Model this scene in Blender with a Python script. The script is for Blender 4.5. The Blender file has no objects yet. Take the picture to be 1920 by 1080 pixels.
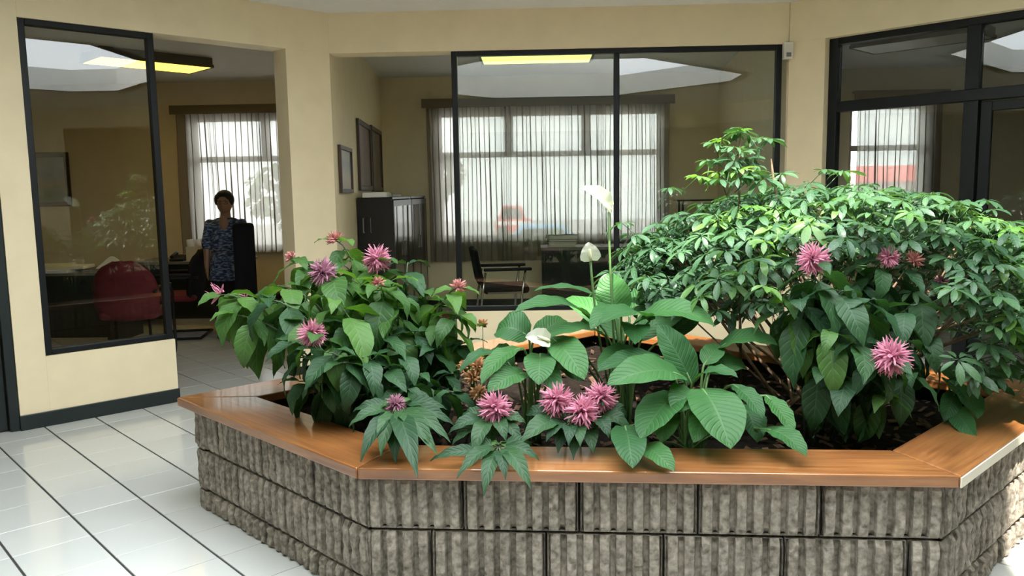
import bpy, bmesh, math, random
from mathutils import Vector, Matrix, noise
R = random.Random(7)
SC = bpy.context.scene
COL = SC.collection
S2 = 2 ** -0.5
F_PX = 1513.0; CAM_H = 1.5

# ------------------------------------------------------------------ camera
def _cam_axes():
    pt, rl, yw = math.radians(6.83), math.radians(0.92), math.radians(-1.74)
    fw = Vector((math.sin(yw) * math.cos(pt), math.cos(yw) * math.cos(pt), -math.sin(pt)))
    r = Vector((math.cos(yw), -math.sin(yw), 0)); d = fw.cross(r)
    return math.cos(rl) * r + math.sin(rl) * d, -math.sin(rl) * r + math.cos(rl) * d, fw
CR, CD, CF = _cam_axes()
cam_data = bpy.data.cameras.new('camera')
cam_data.sensor_width = 36.0; cam_data.lens = F_PX / 1920 * 36; cam_data.clip_start = 0.05; cam_data.clip_end = 300
cam = bpy.data.objects.new('camera', cam_data); COL.objects.link(cam)
cam.matrix_world = Matrix(((CR.x, -CD.x, -CF.x, 0), (CR.y, -CD.y, -CF.y, 0), (CR.z, -CD.z, -CF.z, CAM_H), (0, 0, 0, 1)))
SC.camera = cam
def at(px, py, Y):
    """point of the room seen at a picture position, at depth Y"""
    d = CF + CR * ((px - 960) / F_PX) + CD * ((py - 540) / F_PX)
    return Vector((0, 0, CAM_H)) + d * (Y / d.y)
def project(p):
    q = Vector(p) - Vector((0, 0, CAM_H)); z = q.dot(CF)
    if z < .1: return None
    return 960 + F_PX * q.dot(CR) / z, 540 + F_PX * q.dot(CD) / z, z

# ------------------------------------------------------------------ world, sun, exposure
W = bpy.data.worlds.new('world'); SC.world = W; W.use_nodes = True
bg = W.node_tree.nodes['Background']; bg.inputs[0].default_value = (0.90, 0.96, 1.0, 1); bg.inputs[1].default_value = 6.5
sun = bpy.data.lights.new('sun', 'SUN'); sun.energy = 12.0; sun.angle = math.radians(0.8); sun.color = (1, .93, .82)
so = bpy.data.objects.new('sun', sun); COL.objects.link(so)
so.rotation_euler = Vector((0.15, 0.64, -1.0)).to_track_quat('-Z', 'Y').to_euler()
vs = SC.view_settings
vs.view_transform = 'Standard'; vs.look = 'None'; vs.gamma = 1.0; vs.use_curve_mapping = False; vs.exposure = 0.60

# skylight outline (octagon in the atrium ceiling)
SKY = [(-2.2, 2.2), (-.6, .6), (1.2, .6), (2.7, 2.1), (2.7, 2.75), (1.25, 4.2), (-.6, 4.2), (-2.2, 2.6)]
CEIL = 2.96; WELL = 3.25
def portal(name, loc, rot, sx, sy):
    l = bpy.data.lights.new(name, 'AREA'); l.shape = 'RECTANGLE'; l.size = sx; l.size_y = sy; l.cycles.is_portal = True
    o = bpy.data.objects.new(name, l); COL.objects.link(o); o.location = loc; o.rotation_euler = rot
portal('skylight_portal', (.25, 2.4, WELL), (0, 0, 0), 5.0, 3.7)
for k, (cx, wx) in enumerate(((-3.6, 1.9), (.18, 2.95), (4.47, 1.1))):
    portal('window_portal', (cx, 10.62, 1.69), (math.radians(-90), 0, 0), wx, 1.75)

# ------------------------------------------------------------------ materials
def mat(name):
    m = bpy.data.materials.new(name); m.use_nodes = True
    nt = m.node_tree; return m, nt, nt.nodes['Principled BSDF']
def simple(name, col, rough=.5, metal=0, var=.06, scale=6, bump=0, bscale=60, coat=0, spec=.5):
    m, nt, b = mat(name); N = nt.nodes; L = nt.links
    b.inputs['Roughness'].default_value = rough; b.inputs['Metallic'].default_value = metal
    b.inputs['Coat Weight'].default_value = coat; b.inputs['Specular IOR Level'].default_value = spec
    tc = N.new('ShaderNodeTexCoord'); n = N.new('ShaderNodeTexNoise'); n.inputs['Scale'].default_value = scale; n.inputs['Detail'].default_value = 4
    L.new(tc.outputs['Object'], n.inputs['Vector'])
    r = N.new('ShaderNodeValToRGB'); r.color_ramp.elements[0].position = .3; r.color_ramp.elements[1].position = .7
    r.color_ramp.elements[0].color = tuple(c * (1 - var) for c in col) + (1,)
    r.color_ramp.elements[1].color = tuple(min(1, c * (1 + var)) for c in col) + (1,)
    L.new(n.outputs['Fac'], r.inputs['Fac']); L.new(r.outputs['Color'], b.inputs['Base Color'])
    if bump:
        n2 = N.new('ShaderNodeTexNoise'); n2.inputs['Scale'].default_value = bscale; n2.inputs['Detail'].default_value = 5
        L.new(tc.outputs['Object'], n2.inputs['Vector'])
        bp = N.new('ShaderNodeBump'); bp.inputs['Strength'].default_value = bump; bp.inputs['Distance'].default_value = .01
        L.new(n2.outputs['Fac'], bp.inputs['Height']); L.new(bp.outputs['Normal'], b.inputs['Normal'])
    return m
M = {}
M['wall'] = simple('wall_paint', (.88, .75, .505), .55, var=.03, bump=.05, bscale=120)
M['ceiling'] = simple('ceiling_paint', (.80, .80, .76), .7, var=.02)
M['officeceil'] = M['ceiling']
M['black'] = simple('black_frame', (.005, .007, .008), .45, spec=.3)
M['base'] = simple('black_skirting', (.010, .018, .018), .4)
M['grout'] = simple('grout', (.05, .05, .045), .9)
M['blackplastic'] = simple('black_plastic', (.008, .008, .010), .5, spec=.3)
M['blackfabric'] = simple('black_fabric', (.010, .011, .014), .9, spec=.2, bump=.2, bscale=300)
M['chrome'] = simple('chrome', (.6, .6, .6), .2, metal=1)
M['red'] = simple('red_fabric', (.13, .012, .016), .85, bump=.2, bscale=300)
M['desk'] = simple('dark_laminate', (.014, .02, .02), .3)
M['desktop'] = simple('grey_laminate', (.16, .15, .14), .4)
M['paper'] = simple('paper', (.75, .73, .66), .8)
M['paper2'] = simple('cream_paper', (.70, .64, .46), .8)
M['folder'] = simple('dark_folder', (.03, .04, .04), .6)
M['manila'] = simple('manila', (.45, .34, .15), .8)
M['white'] = simple('white_plastic', (.75, .72, .64), .45)
M['housing'] = simple('lamp_housing', (.12, .11, .09), .6)
M['steel'] = simple('black_steel', (.008, .008, .009), .3)
M['soil'] = simple('soil', (.012, .009, .007), .95, var=.5, scale=30, bump=.8, bscale=80, spec=.08)
M['chip'] = simple('wood_chip', (.075, .045, .028), .9, var=.5, scale=20, spec=.15)
M['bark'] = simple('bark', (.16, .10, .06), .85, var=.3, scale=40, bump=.4)
M['stem'] = simple('green_stem', (.10, .19, .06), .5, var=.2)
M['jstem'] = simple('jacobinia_stem', (.07, .10, .05), .6, var=.2)
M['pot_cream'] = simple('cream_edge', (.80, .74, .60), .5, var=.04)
M['wframe'] = simple('window_frame_paint', (.20, .17, .14), .5)
M['asphalt'] = simple('asphalt', (.30, .30, .30), .9)
M['extred'] = simple('red_paint', (.75, .06, .05), .5)
M['extblue'] = simple('blue_paint', (.15, .45, .80), .4)
M['extwhite'] = simple('white_paint', (.8, .8, .8), .5)
M['extyellow'] = simple('yellow_paint', (.85, .60, .10), .5)
M['extwall'] = simple('render_wall', (.62, .60, .56), .8)
M['rubber'] = simple('rubber', (.02, .02, .02), .8)
M['skin'] = simple('skin', (.30, .17, .11), .5)
M['hair'] = simple('hair', (.008, .007, .007), .5)
M['trousers'] = simple('trousers', (.010, .010, .012), .9)
M['goldframe'] = simple('dark_wood_frame', (.05, .028, .016), .4, var=.2, scale=20)
M['mat_board'] = simple('mat_board', (.55, .50, .42), .8)

def glass(name, tint, strength=1.0):
    m, nt, b = mat(name); N = nt.nodes; L = nt.links; N.remove(b)
    out = N['Material Output']; t = N.new('ShaderNodeBsdfTransparent'); t.inputs[0].default_value = tint + (1,)
    g = N.new('ShaderNodeBsdfGlossy'); g.inputs['Roughness'].default_value = 0.0
    f = N.new('ShaderNodeFresnel'); f.inputs['IOR'].default_value = 1.52
    mx = N.new('ShaderNodeMixShader'); L.new(f.outputs[0], mx.inputs[0]); L.new(t.outputs[0], mx.inputs[1]); L.new(g.outputs[0], mx.inputs[2])
    L.new(mx.outputs[0], out.inputs[0]); return m
M['glass'] = glass('glass', (.93, .95, .94))
m, nt, b = mat('dark_glass'); b.inputs['Base Color'].default_value = (.012, .014, .013, 1); b.inputs['Roughness'].default_value = .05; M['darkglass'] = m
m, nt, b = mat('cabinet_glass'); b.inputs['Base Color'].default_value = (.02, .022, .022, 1); b.inputs['Roughness'].default_value = .02; b.inputs['Specular IOR Level'].default_value = .8; M['cabglass'] = m

def emit(name, col, s):
    m, nt, b = mat(name); b.inputs['Emission Color'].default_value = col + (1,); b.inputs['Emission Strength'].default_value = s
    b.inputs['Base Color'].default_value = (.7, .7, .6, 1); return m
M['tube_warm'] = emit('warm_diffuser', (1.0, .66, .06), 2.6)
M['tube_green'] = emit('greenish_diffuser', (.76, .92, .20), 1.1)
M['tube_off'] = simple('unlit_diffuser', (.45, .42, .34), .4)

# floor tile
def tile_mat():
    m, nt, b = mat('ceramic_tile'); N = nt.nodes; L = nt.links
    oi = N.new('ShaderNodeObjectInfo'); r = N.new('ShaderNodeValToRGB')
    r.color_ramp.elements[0].color = (.58, .595, .565, 1); r.color_ramp.elements[1].color = (.64, .655, .625, 1)
    L.new(oi.outputs['Random'], r.inputs['Fac']); L.new(r.outputs['Color'], b.inputs['Base Color'])
    b.inputs['Roughness'].default_value = .11; return m
M['tile'] = tile_mat()
# varnished wood, grain along uv.x
def wood_mat(name, c0, c1, rough, coat):
    m, nt, b = mat(name); N = nt.nodes; L = nt.links
    uv = N.new('ShaderNodeUVMap'); mp = N.new('ShaderNodeMapping'); mp.inputs['Scale'].default_value = (1.5, 22, 1)
    L.new(uv.outputs[0], mp.inputs[0])
    n = N.new('ShaderNodeTexNoise'); n.inputs['Scale'].default_value = 2.2; n.inputs['Detail'].default_value = 6; n.inputs['Distortion'].default_value = .6
    L.new(mp.outputs[0], n.inputs['Vector'])
    mp2 = N.new('ShaderNodeMapping'); mp2.inputs['Scale'].default_value = (2.0, 4, 1); L.new(uv.outputs[0], mp2.inputs[0])
    n2 = N.new('ShaderNodeTexNoise'); n2.inputs['Scale'].default_value = 1.6; n2.inputs['Detail'].default_value = 3; L.new(mp2.outputs[0], n2.inputs['Vector'])
    ad = N.new('ShaderNodeMath'); ad.operation = 'MULTIPLY_ADD'; ad.inputs[1].default_value = .6; L.new(n.outputs['Fac'], ad.inputs[0])
    ml = N.new('ShaderNodeMath'); ml.operation = 'MULTIPLY'; ml.inputs[1].default_value = .4; L.new(n2.outputs['Fac'], ml.inputs[0]); L.new(ml.outputs[0], ad.inputs[2])
    r = N.new('ShaderNodeValToRGB'); r.color_ramp.elements[0].position = .33; r.color_ramp.elements[1].position = .67
    r.color_ramp.elements[0].color = c0 + (1,); r.color_ramp.elements[1].color = c1 + (1,)
    L.new(ad.outputs[0], r.inputs['Fac']); L.new(r.outputs['Color'], b.inputs['Base Color'])
    b.inputs['Roughness'].default_value = rough; b.inputs['Coat Weight'].default_value = coat; b.inputs['Coat Roughness'].default_value = .06
    return m
M['cap'] = wood_mat('varnished_wood', (.17, .062, .019), (.38, .155, .047), .32, .8)
# split ribbed concrete block
def block_mat():
    m, nt, b = mat('split_block'); N = nt.nodes; L = nt.links
    tc = N.new('ShaderNodeTexCoord'); oi = N.new('ShaderNodeObjectInfo')
    va = N.new('ShaderNodeVectorMath'); va.operation = 'ADD'; L.new(tc.outputs['Object'], va.inputs[0]); L.new(oi.outputs['Location'], va.inputs[1])
    n = N.new('ShaderNodeTexNoise'); n.inputs['Scale'].default_value = 45; n.inputs['Detail'].default_value = 6; L.new(va.outputs[0], n.inputs['Vector'])
    n2 = N.new('ShaderNodeTexNoise'); n2.inputs['Scale'].default_value = 6; n2.inputs['Detail'].default_value = 3; L.new(va.outputs[0], n2.inputs['Vector'])
    mu = N.new('ShaderNodeMath'); mu.operation = 'MULTIPLY_ADD'; mu.inputs[1].default_value = .7; L.new(n.outputs['Fac'], mu.inputs[0])
    m2 = N.new('ShaderNodeMath'); m2.operation = 'MULTIPLY'; m2.inputs[1].default_value = .3; L.new(n2.outputs['Fac'], m2.inputs[0]); L.new(m2.outputs[0], mu.inputs[2])
    r = N.new('ShaderNodeValToRGB'); e = r.color_ramp.elements
    e[0].position = .30; e[0].color = (.085, .071, .055, 1); e[1].position = .70; e[1].color = (.47, .415, .345, 1)
    x = e.new(.48); x.color = (.26, .228, .186, 1)
    L.new(mu.outputs[0], r.inputs['Fac']); L.new(r.outputs['Color'], b.inputs['Base Color'])
    b.inputs['Roughness'].default_value = .95
    bp = N.new('ShaderNodeBump'); bp.inputs['Strength'].default_value = .9; bp.inputs['Distance'].default_value = .008
    L.new(n.outputs['Fac'], bp.inputs['Height']); L.new(bp.outputs['Normal'], b.inputs['Normal']); return m
M['block'] = block_mat()
M['mortar'] = simple('mortar', (.02, .017, .014), .95, bump=.5)

# leaves: uv.x runs base to tip, uv.y across (0.5 = midrib)
def leaf_mat(name, dark, light, vein, nveins, rough, transl, sheen=.5, bumps=.5):
    m, nt, b = mat(name); N = nt.nodes; L = nt.links
    uv = N.new('ShaderNodeUVMap'); sx = N.new('ShaderNodeSeparateXYZ'); L.new(uv.outputs[0], sx.inputs[0])
    def math_(op, a, bb=None, c=None):
        k = N.new('ShaderNodeMath'); k.operation = op
        for i, q in enumerate((a, bb, c)):
            if q is None: continue
            if isinstance(q, (int, float)): k.inputs[i].default_value = q
            else: L.new(q, k.inputs[i])
        return k.outputs[0]
    av = math_('ABSOLUTE', math_('SUBTRACT', sx.outputs[1], .5))
    ph = math_('MULTIPLY', math_('SUBTRACT', sx.outputs[0], math_('MULTIPLY', av, .45)), nveins * math.tau)
    lat = math_('POWER', math_('MULTIPLY_ADD', math_('COSINE', ph), .5, .5), 6.0)
    mid = math_('LESS_THAN', av, .022)
    vv = math_('MAXIMUM', math_('MULTIPLY', lat, .55), mid)
    oi = N.new('ShaderNodeObjectInfo')
    tc = N.new('ShaderNodeTexCoord'); n = N.new('ShaderNodeTexNoise'); n.inputs['Scale'].default_value = 9; L.new(tc.outputs['Object'], n.inputs['Vector'])
    fac = math_('MULTIPLY_ADD', oi.outputs['Random'], .75, math_('MULTIPLY', n.outputs['Fac'], .25))
    mx = N.new('ShaderNodeMix'); mx.data_type = 'RGBA'; mx.inputs[6].default_value = tuple(c * .60 for c in dark) + (1,); mx.inputs[7].default_value = tuple(c * .66 for c in light) + (1,); L.new(fac, mx.inputs[0])
    mv = N.new('ShaderNodeMix'); mv.data_type = 'RGBA'; mv.inputs[7].default_value = tuple(c * .55 for c in vein) + (1,); L.new(math_('MULTIPLY', vv, .36), mv.inputs[0]); L.new(mx.outputs[2], mv.inputs[6])
    L.new(mv.outputs[2], b.inputs['Base Color']); b.inputs['Roughness'].default_value = rough; b.inputs['Specular IOR Level'].default_value = sheen
    bp = N.new('ShaderNodeBump'); bp.inputs['Strength'].default_value = bumps; bp.inputs['Distance'].default_value = .004; bp.invert = True
    L.new(vv, bp.inputs['Height']); L.new(bp.outputs['Normal'], b.inputs['Normal'])
    t = N.new('ShaderNodeBsdfTranslucent'); tm = N.new('ShaderNodeMix'); tm.data_type = 'RGBA'; tm.blend_type = 'MULTIPLY'; tm.inputs[0].default_value = 1
    L.new(mv.outputs[2], tm.inputs[6]); tm.inputs[7].default_value = (1.5, 1.6, .5, 1); L.new(tm.outputs[2], t.inputs[0])
    ms = N.new('ShaderNodeMixShader'); ms.inputs[0].default_value = transl
    L.new(b.outputs[0], ms.inputs[1]); L.new(t.outputs[0], ms.inputs[2]); L.new(ms.outputs[0], N['Material Output'].inputs[0])
    return m
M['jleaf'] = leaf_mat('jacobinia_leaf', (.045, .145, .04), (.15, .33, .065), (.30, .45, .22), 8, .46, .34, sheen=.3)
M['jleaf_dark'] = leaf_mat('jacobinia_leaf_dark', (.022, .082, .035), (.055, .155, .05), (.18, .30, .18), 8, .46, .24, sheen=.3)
M['pleaf'] = leaf_mat('peace_lily_leaf', (.036, .145, .05), (.088, .27, .07), (.22, .40, .18), 13, .45, .28, sheen=.28, bumps=.7)
M['sleaf'] = leaf_mat('schefflera_leaf', (.030, .105, .050), (.115, .25, .105), (.35, .50, .32), 5, .36, .28, sheen=.4, bumps=.1)
M['sleaf_new'] = leaf_mat('schefflera_young_leaf', (.12, .32, .07), (.24, .46, .12), (.4, .6, .3), 5, .3, .4, bumps=.1)
def petal_mat(name, c, c2):
    m, nt, b = mat(name); N = nt.nodes; L = nt.links
    uv = N.new('ShaderNodeUVMap'); sx = N.new('ShaderNodeSeparateXYZ'); L.new(uv.outputs[0], sx.inputs[0])
    mx = N.new('ShaderNodeMix'); mx.data_type = 'RGBA'; mx.inputs[6].default_value = c2 + (1,); mx.inputs[7].default_value = c + (1,); L.new(sx.outputs[0], mx.inputs[0])
    L.new(mx.outputs[2], b.inputs['Base Color']); b.inputs['Roughness'].default_value = .6
    t = N.new('ShaderNodeBsdfTranslucent'); L.new(mx.outputs[2], t.inputs[0]); ms = N.new('ShaderNodeMixShader'); ms.inputs[0].default_value = .3
    L.new(b.outputs[0], ms.inputs[1]); L.new(t.outputs[0], ms.inputs[2]); L.new(ms.outputs[0], N['Material Output'].inputs[0]); return m
M['pink'] = petal_mat('pink_petal', (.70, .29, .40), (.52, .17, .27))
M['mauve'] = petal_mat('mauve_petal', (.46, .21, .30), (.28, .10, .16))
M['peach'] = petal_mat('peach_petal', (.62, .28, .25), (.46, .16, .15))
M['orange'] = petal_mat('orange_bract', (.55, .30, .14), (.30, .13, .05))
M['spathe'] = petal_mat('white_spathe', (.62, .62, .54), (.52, .57, .40))
M['spadix'] = simple('spadix', (.75, .70, .45), .7, bump=.5, bscale=200)

def curtain_mat(name, col, tr):
    m, nt, b = mat(name); N = nt.nodes; L = nt.links; N.remove(b)
    d = N.new('ShaderNodeBsdfDiffuse'); d.inputs[0].default_value = col + (1,)
    t = N.new('ShaderNodeBsdfTranslucent'); t.inputs[0].default_value = col + (1,)
    p = N.new('ShaderNodeBsdfTransparent'); p.inputs[0].default_value = (1, .97, .93, 1)
    a = N.new('ShaderNodeMixShader'); a.inputs[0].default_value = .62; L.new(d.outputs[0], a.inputs[1]); L.new(t.outputs[0], a.inputs[2])
    c = N.new('ShaderNodeMixShader'); c.inputs[0].default_value = tr; L.new(a.outputs[0], c.inputs[1]); L.new(p.outputs[0], c.inputs[2])
    L.new(c.outputs[0], N['Material Output'].inputs[0]); return m
M['sheer'] = curtain_mat('sheer_curtain', (.43, .392, .345), .085)
M['heading'] = curtain_mat('curtain_heading', (.42, .36, .28), .05)

def blouse_mat():
    m, nt, b = mat('blue_print'); N = nt.nodes; L = nt.links
    tc = N.new('ShaderNodeTexCoord'); mp = N.new('ShaderNodeMapping'); mp.inputs['Scale'].default_value = (16, 16, 45); L.new(tc.outputs['Object'], mp.inputs[0])
    n = N.new('ShaderNodeTexNoise'); n.inputs['Scale'].default_value = 1.6; n.inputs['Detail'].default_value = 3; L.new(mp.outputs[0], n.inputs[0])
    r = N.new('ShaderNodeValToRGB'); e = r.color_ramp.elements; e[0].position = .42; e[0].color = (.012, .02, .06, 1); e[1].position = .62; e[1].color = (.22, .27, .36, 1)
    x = e.new(.52); x.color = (.05, .09, .20, 1)
    L.new(n.outputs['Fac'], r.inputs[0]); L.new(r.outputs[0], b.inputs['Base Color']); b.inputs['Roughness'].default_value = .8; return m
M['blouse'] = blouse_mat()
def picture_mat(name, cols, horiz=True, sc=(3, 3, 8)):
    m, nt, b = mat(name); N = nt.nodes; L = nt.links
    uv = N.new('ShaderNodeUVMap'); n = N.new('ShaderNodeTexNoise'); n.inputs['Scale'].default_value = 4; n.inputs['Detail'].default_value = 4
    L.new(uv.outputs[0], n.inputs['Vector'])
    sx = N.new('ShaderNodeSeparateXYZ'); L.new(uv.outputs[0], sx.inputs[0])
    k = N.new('ShaderNodeMath'); k.operation = 'MULTIPLY_ADD'; k.inputs[1].default_value = .35; L.new(n.outputs['Fac'], k.inputs[0]); 
    k2 = N.new('ShaderNodeMath'); k2.operation = 'SUBTRACT'; k2.inputs[1].default_value = .17; L.new(sx.outputs[1 if horiz else 0], k2.inputs[0]); L.new(k2.outputs[0], k.inputs[2])
    r = N.new('ShaderNodeValToRGB'); e = r.color_ramp.elements
    for i, c in enumerate(cols):
        p = i / (len(cols) - 1)
        if i == 0: e[0].position = 0; e[0].color = c + (1,)
        elif i == len(cols) - 1: e[-1].position = 1; e[-1].color = c + (1,)
        else: x = e.new(p); x.color = c + (1,)
    L.new(k.outputs[0], r.inputs[0]); L.new(r.outputs[0], b.inputs['Base Color']); b.inputs['Roughness'].default_value = .35; return m
M['landscape'] = picture_mat('landscape_painting', [(.06, .09, .04), (.10, .14, .06), (.22, .17, .10), (.20, .22, .24), (.28, .32, .36), (.35, .38, .40)])
M['print'] = picture_mat('pale_print', [(.50, .42, .30), (.55, .50, .42), (.35, .38, .40), (.52, .50, .46)])
M['figures'] = picture_mat('dark_figure_painting', [(.10, .05, .03), (.22, .11, .08), (.09, .06, .07), (.20, .10, .06), (.10, .06, .03)], False)
M['figures2'] = picture_mat('dark_red_painting', [(.07, .05, .04), (.13, .10, .08), (.05, .06, .06), (.20, .08, .06), (.09, .05, .03)], False)

# ------------------------------------------------------------------ mesh helpers
def tag(o, label=None, cat=None, group=None, kind=None):
    if label: o['label'] = label
    if cat: o['category'] = cat
    if group: o['group'] = group
    if kind: o['kind'] = kind
    return o
ORIG = {}
def link(o, parent=None, world_origin=Vector((0, 0, 0))):
    COL.objects.link(o)
    if parent is not None: o.parent = parent
    ORIG[o.name] = Vector(world_origin); return o
def org(p): return ORIG[p.name] if p is not None else Vector((0, 0, 0))
def empty(name, loc):
    o = bpy.data.objects.new(name, None); o.empty_display_size = .1; o.location = loc
    return link(o, None, loc)
class MB:
    def __init__(s, T=None): s.v = []; s.f = []; s.uv = []; s.T = T
    def add(s, vs, fs, uvs=None):
        b = len(s.v)
        for p in vs:
            p = Vector(p); s.v.append(s.T @ p if s.T else p)
        for i, f in enumerate(fs):
            s.f.append([b + k for k in f]); s.uv.append(uvs[i] if uvs else None)
        return s
    def box(s, a, b):
        x0, y0, z0 = a; x1, y1, z1 = b
        return s.add([(x0, y0, z0), (x1, y0, z0), (x1, y1, z0), (x0, y1, z0), (x0, y0, z1), (x1, y0, z1), (x1, y1, z1), (x0, y1, z1)],
                     [(0, 3, 2, 1), (4, 5, 6, 7), (0, 1, 5, 4), (1, 2, 6, 5), (2, 3, 7, 6), (3, 0, 4, 7)])
    def obox(s, o, d, l0, l1, t0, t1, z0, z1):
        """box along direction d from origin o: l along, t towards the right-hand normal, z up"""
        d = Vector((d[0], d[1], 0)).normalized(); n = Vector((d.y, -d.x, 0)); o = Vector((o[0], o[1], 0))
        c = [o + d * l + n * t for l, t in ((l0, t0), (l0, t1), (l1, t1), (l1, t0))]
        return s.prism([(p.x, p.y) for p in c], z0, z1)
    def prism(s, poly, z0, z1):
        n = len(poly); ar = sum(poly[i][0] * poly[(i + 1) % n][1] - poly[(i + 1) % n][0] * poly[i][1] for i in range(n))
        if ar < 0: poly = poly[::-1]
        return s.add([(x, y, z0) for x, y in poly] + [(x, y, z1) for x, y in poly],
                     [tuple(range(n - 1, -1, -1)), tuple(range(n, 2 * n))] + [(i, (i + 1) % n, n + (i + 1) % n, n + i) for i in range(n)])
    def tube(s, pts, rad, n=6, cap=True):
        pts = [Vector(p) for p in pts]; m = len(pts)
        if not hasattr(rad, '__len__'): rad = [rad] * m
        vs = []; ref = None
        for i in range(m):
            t = (pts[min(i + 1, m - 1)] - pts[max(i - 1, 0)]).normalized()
            if ref is None: ref = t.orthogonal().normalized()
            else: ref = (ref - t * ref.dot(t)).normalized() if (ref - t * ref.dot(t)).length > 1e-6 else t.orthogonal().normalized()
            b = t.cross(ref)
            for k in range(n):
                a = math.tau * k / n; vs.append(pts[i] + (ref * math.cos(a) + b * math.sin(a)) * rad[i])
        fs = [(i * n + k, i * n + (k + 1) % n, (i + 1) * n + (k + 1) % n, (i + 1) * n + k) for i in range(m - 1) for k in range(n)]
        if cap: fs += [tuple(range(n - 1, -1, -1)), tuple(range((m - 1) * n, m * n))]
        return s.add(vs, fs)
    def ball(s, c, r, nu=10, nv=7):
        c = Vector(c); rx, ry, rz = r if hasattr(r, '__len__') else (r, r, r)
        vs = [c + Vector((0, 0, rz))]
        for i in range(1, nv):
            th = math.pi * i / nv
            for k in range(nu):
                a = math.tau * k / nu; vs.append(c + Vector((rx * math.sin(th) * math.cos(a), ry * math.sin(th) * math.sin(a), rz * math.cos(th))))
        vs.append(c - Vector((0, 0, rz))); e = len(vs) - 1; fs = [(0, 1 + k, 1 + (k + 1) % nu) for k in range(nu)]
        for i in range(nv - 2):
            for k in range(nu): fs.append((1 + i * nu + k, 1 + (i + 1) * nu + k, 1 + (i + 1) * nu + (k + 1) % nu, 1 + i * nu + (k + 1) % nu))
        fs += [(e, 1 + (nv - 2) * nu + (k + 1) % nu, 1 + (nv - 2) * nu + k) for k in range(nu)]
        return s.add(vs, fs)
    def grid(s, P, closed=False):
        """P[i][j] points -> quads with uv"""
        a = len(P); b = len(P[0]); vs = [p for r in P for p in r]; fs = []; us = []
        for i in range(a - 1):
            for j in range(b - 1):
                fs.append((i * b + j, (i + 1) * b + j, (i + 1) * b + j + 1, i * b + j + 1))
                us.append([(i / (a - 1), j / (b - 1)), ((i + 1) / (a - 1), j / (b - 1)), ((i + 1) / (a - 1), (j + 1) / (b - 1)), (i / (a - 1), (j + 1) / (b - 1))])
        return s.add(vs, fs, us)
    def mesh(s, name, material, origin=Vector((0, 0, 0)), smooth=False):
        me = bpy.data.meshes.new(name); me.from_pydata([tuple(p - origin) for p in s.v], [], s.f)
        if any(u for u in s.uv):
            l = me.uv_layers.new(name='UVMap'); k = 0; flat = []
            for f, u in zip(s.f, s.uv): flat += [c for q in (u or [(0, 0)] * len(f)) for c in q]
            l.data.foreach_set('uv', flat)
        if material: me.materials.append(material)
        if smooth: me.polygons.foreach_set('use_smooth', [True] * len(me.polygons))
        me.update(); return me
    def build(s, name, material, parent=None, smooth=False, bevel=0, origin=None):
        """one mesh object; vertices given in world space"""
        po = org(parent)
        if origin is None:
            origin = po if parent is not None else sum(s.v, Vector()) / len(s.v)
            if parent is None: origin = Vector((origin.x, origin.y, min(p.z for p in s.v)))
        origin = Vector(origin)
        o = bpy.data.objects.new(name, s.mesh(name, material, origin, smooth)); o.location = origin - po
        link(o, parent, origin)
        if bevel:
            bv = o.modifiers.new('bevel', 'BEVEL'); bv.width = bevel; bv.segments = 2; bv.limit_method = 'ANGLE'
        return o
def inst(name, me, parent, Mw):
    """a part that shares mesh data, world matrix Mw"""
    o = bpy.data.objects.new(name, me); po = org(parent)
    o.matrix_local = Matrix.Translation(-po) @ Mw
    return link(o, parent, Mw.translation)
def frame_mat(loc, x, up=(0, 0, 1), scale=1.0, roll=0):
    x = Vector(x).normalized(); up = Vector(up); y = up.cross(x)
    if y.length < 1e-4: y = Vector((0, 1, 0)).cross(x)
    y.normalize(); z = x.cross(y)
    m3 = Matrix((x, y, z)).transposed() @ Matrix.Rotation(roll, 3, 'X')
    return Matrix.Translation(loc) @ m3.to_4x4() @ Matrix.Scale(scale, 4)
def bez(a, b, c, n): return [a * (1 - t) ** 2 + b * 2 * t * (1 - t) + c * t * t for t in (i / n for i in range(n + 1))]
def struct(o): o['kind'] = 'structure'; return o

# ------------------------------------------------------------------ the building
OCT = (.19, 2.23); APO = 4.49; HALF = 1.86; HB = 2.64
D1 = Vector((S2, S2, 0)); D2 = Vector((-S2, S2, 0)); YB = 10.5
def UV(u, v): return Vector(((u - v) * S2, (u + v) * S2, 0))
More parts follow.
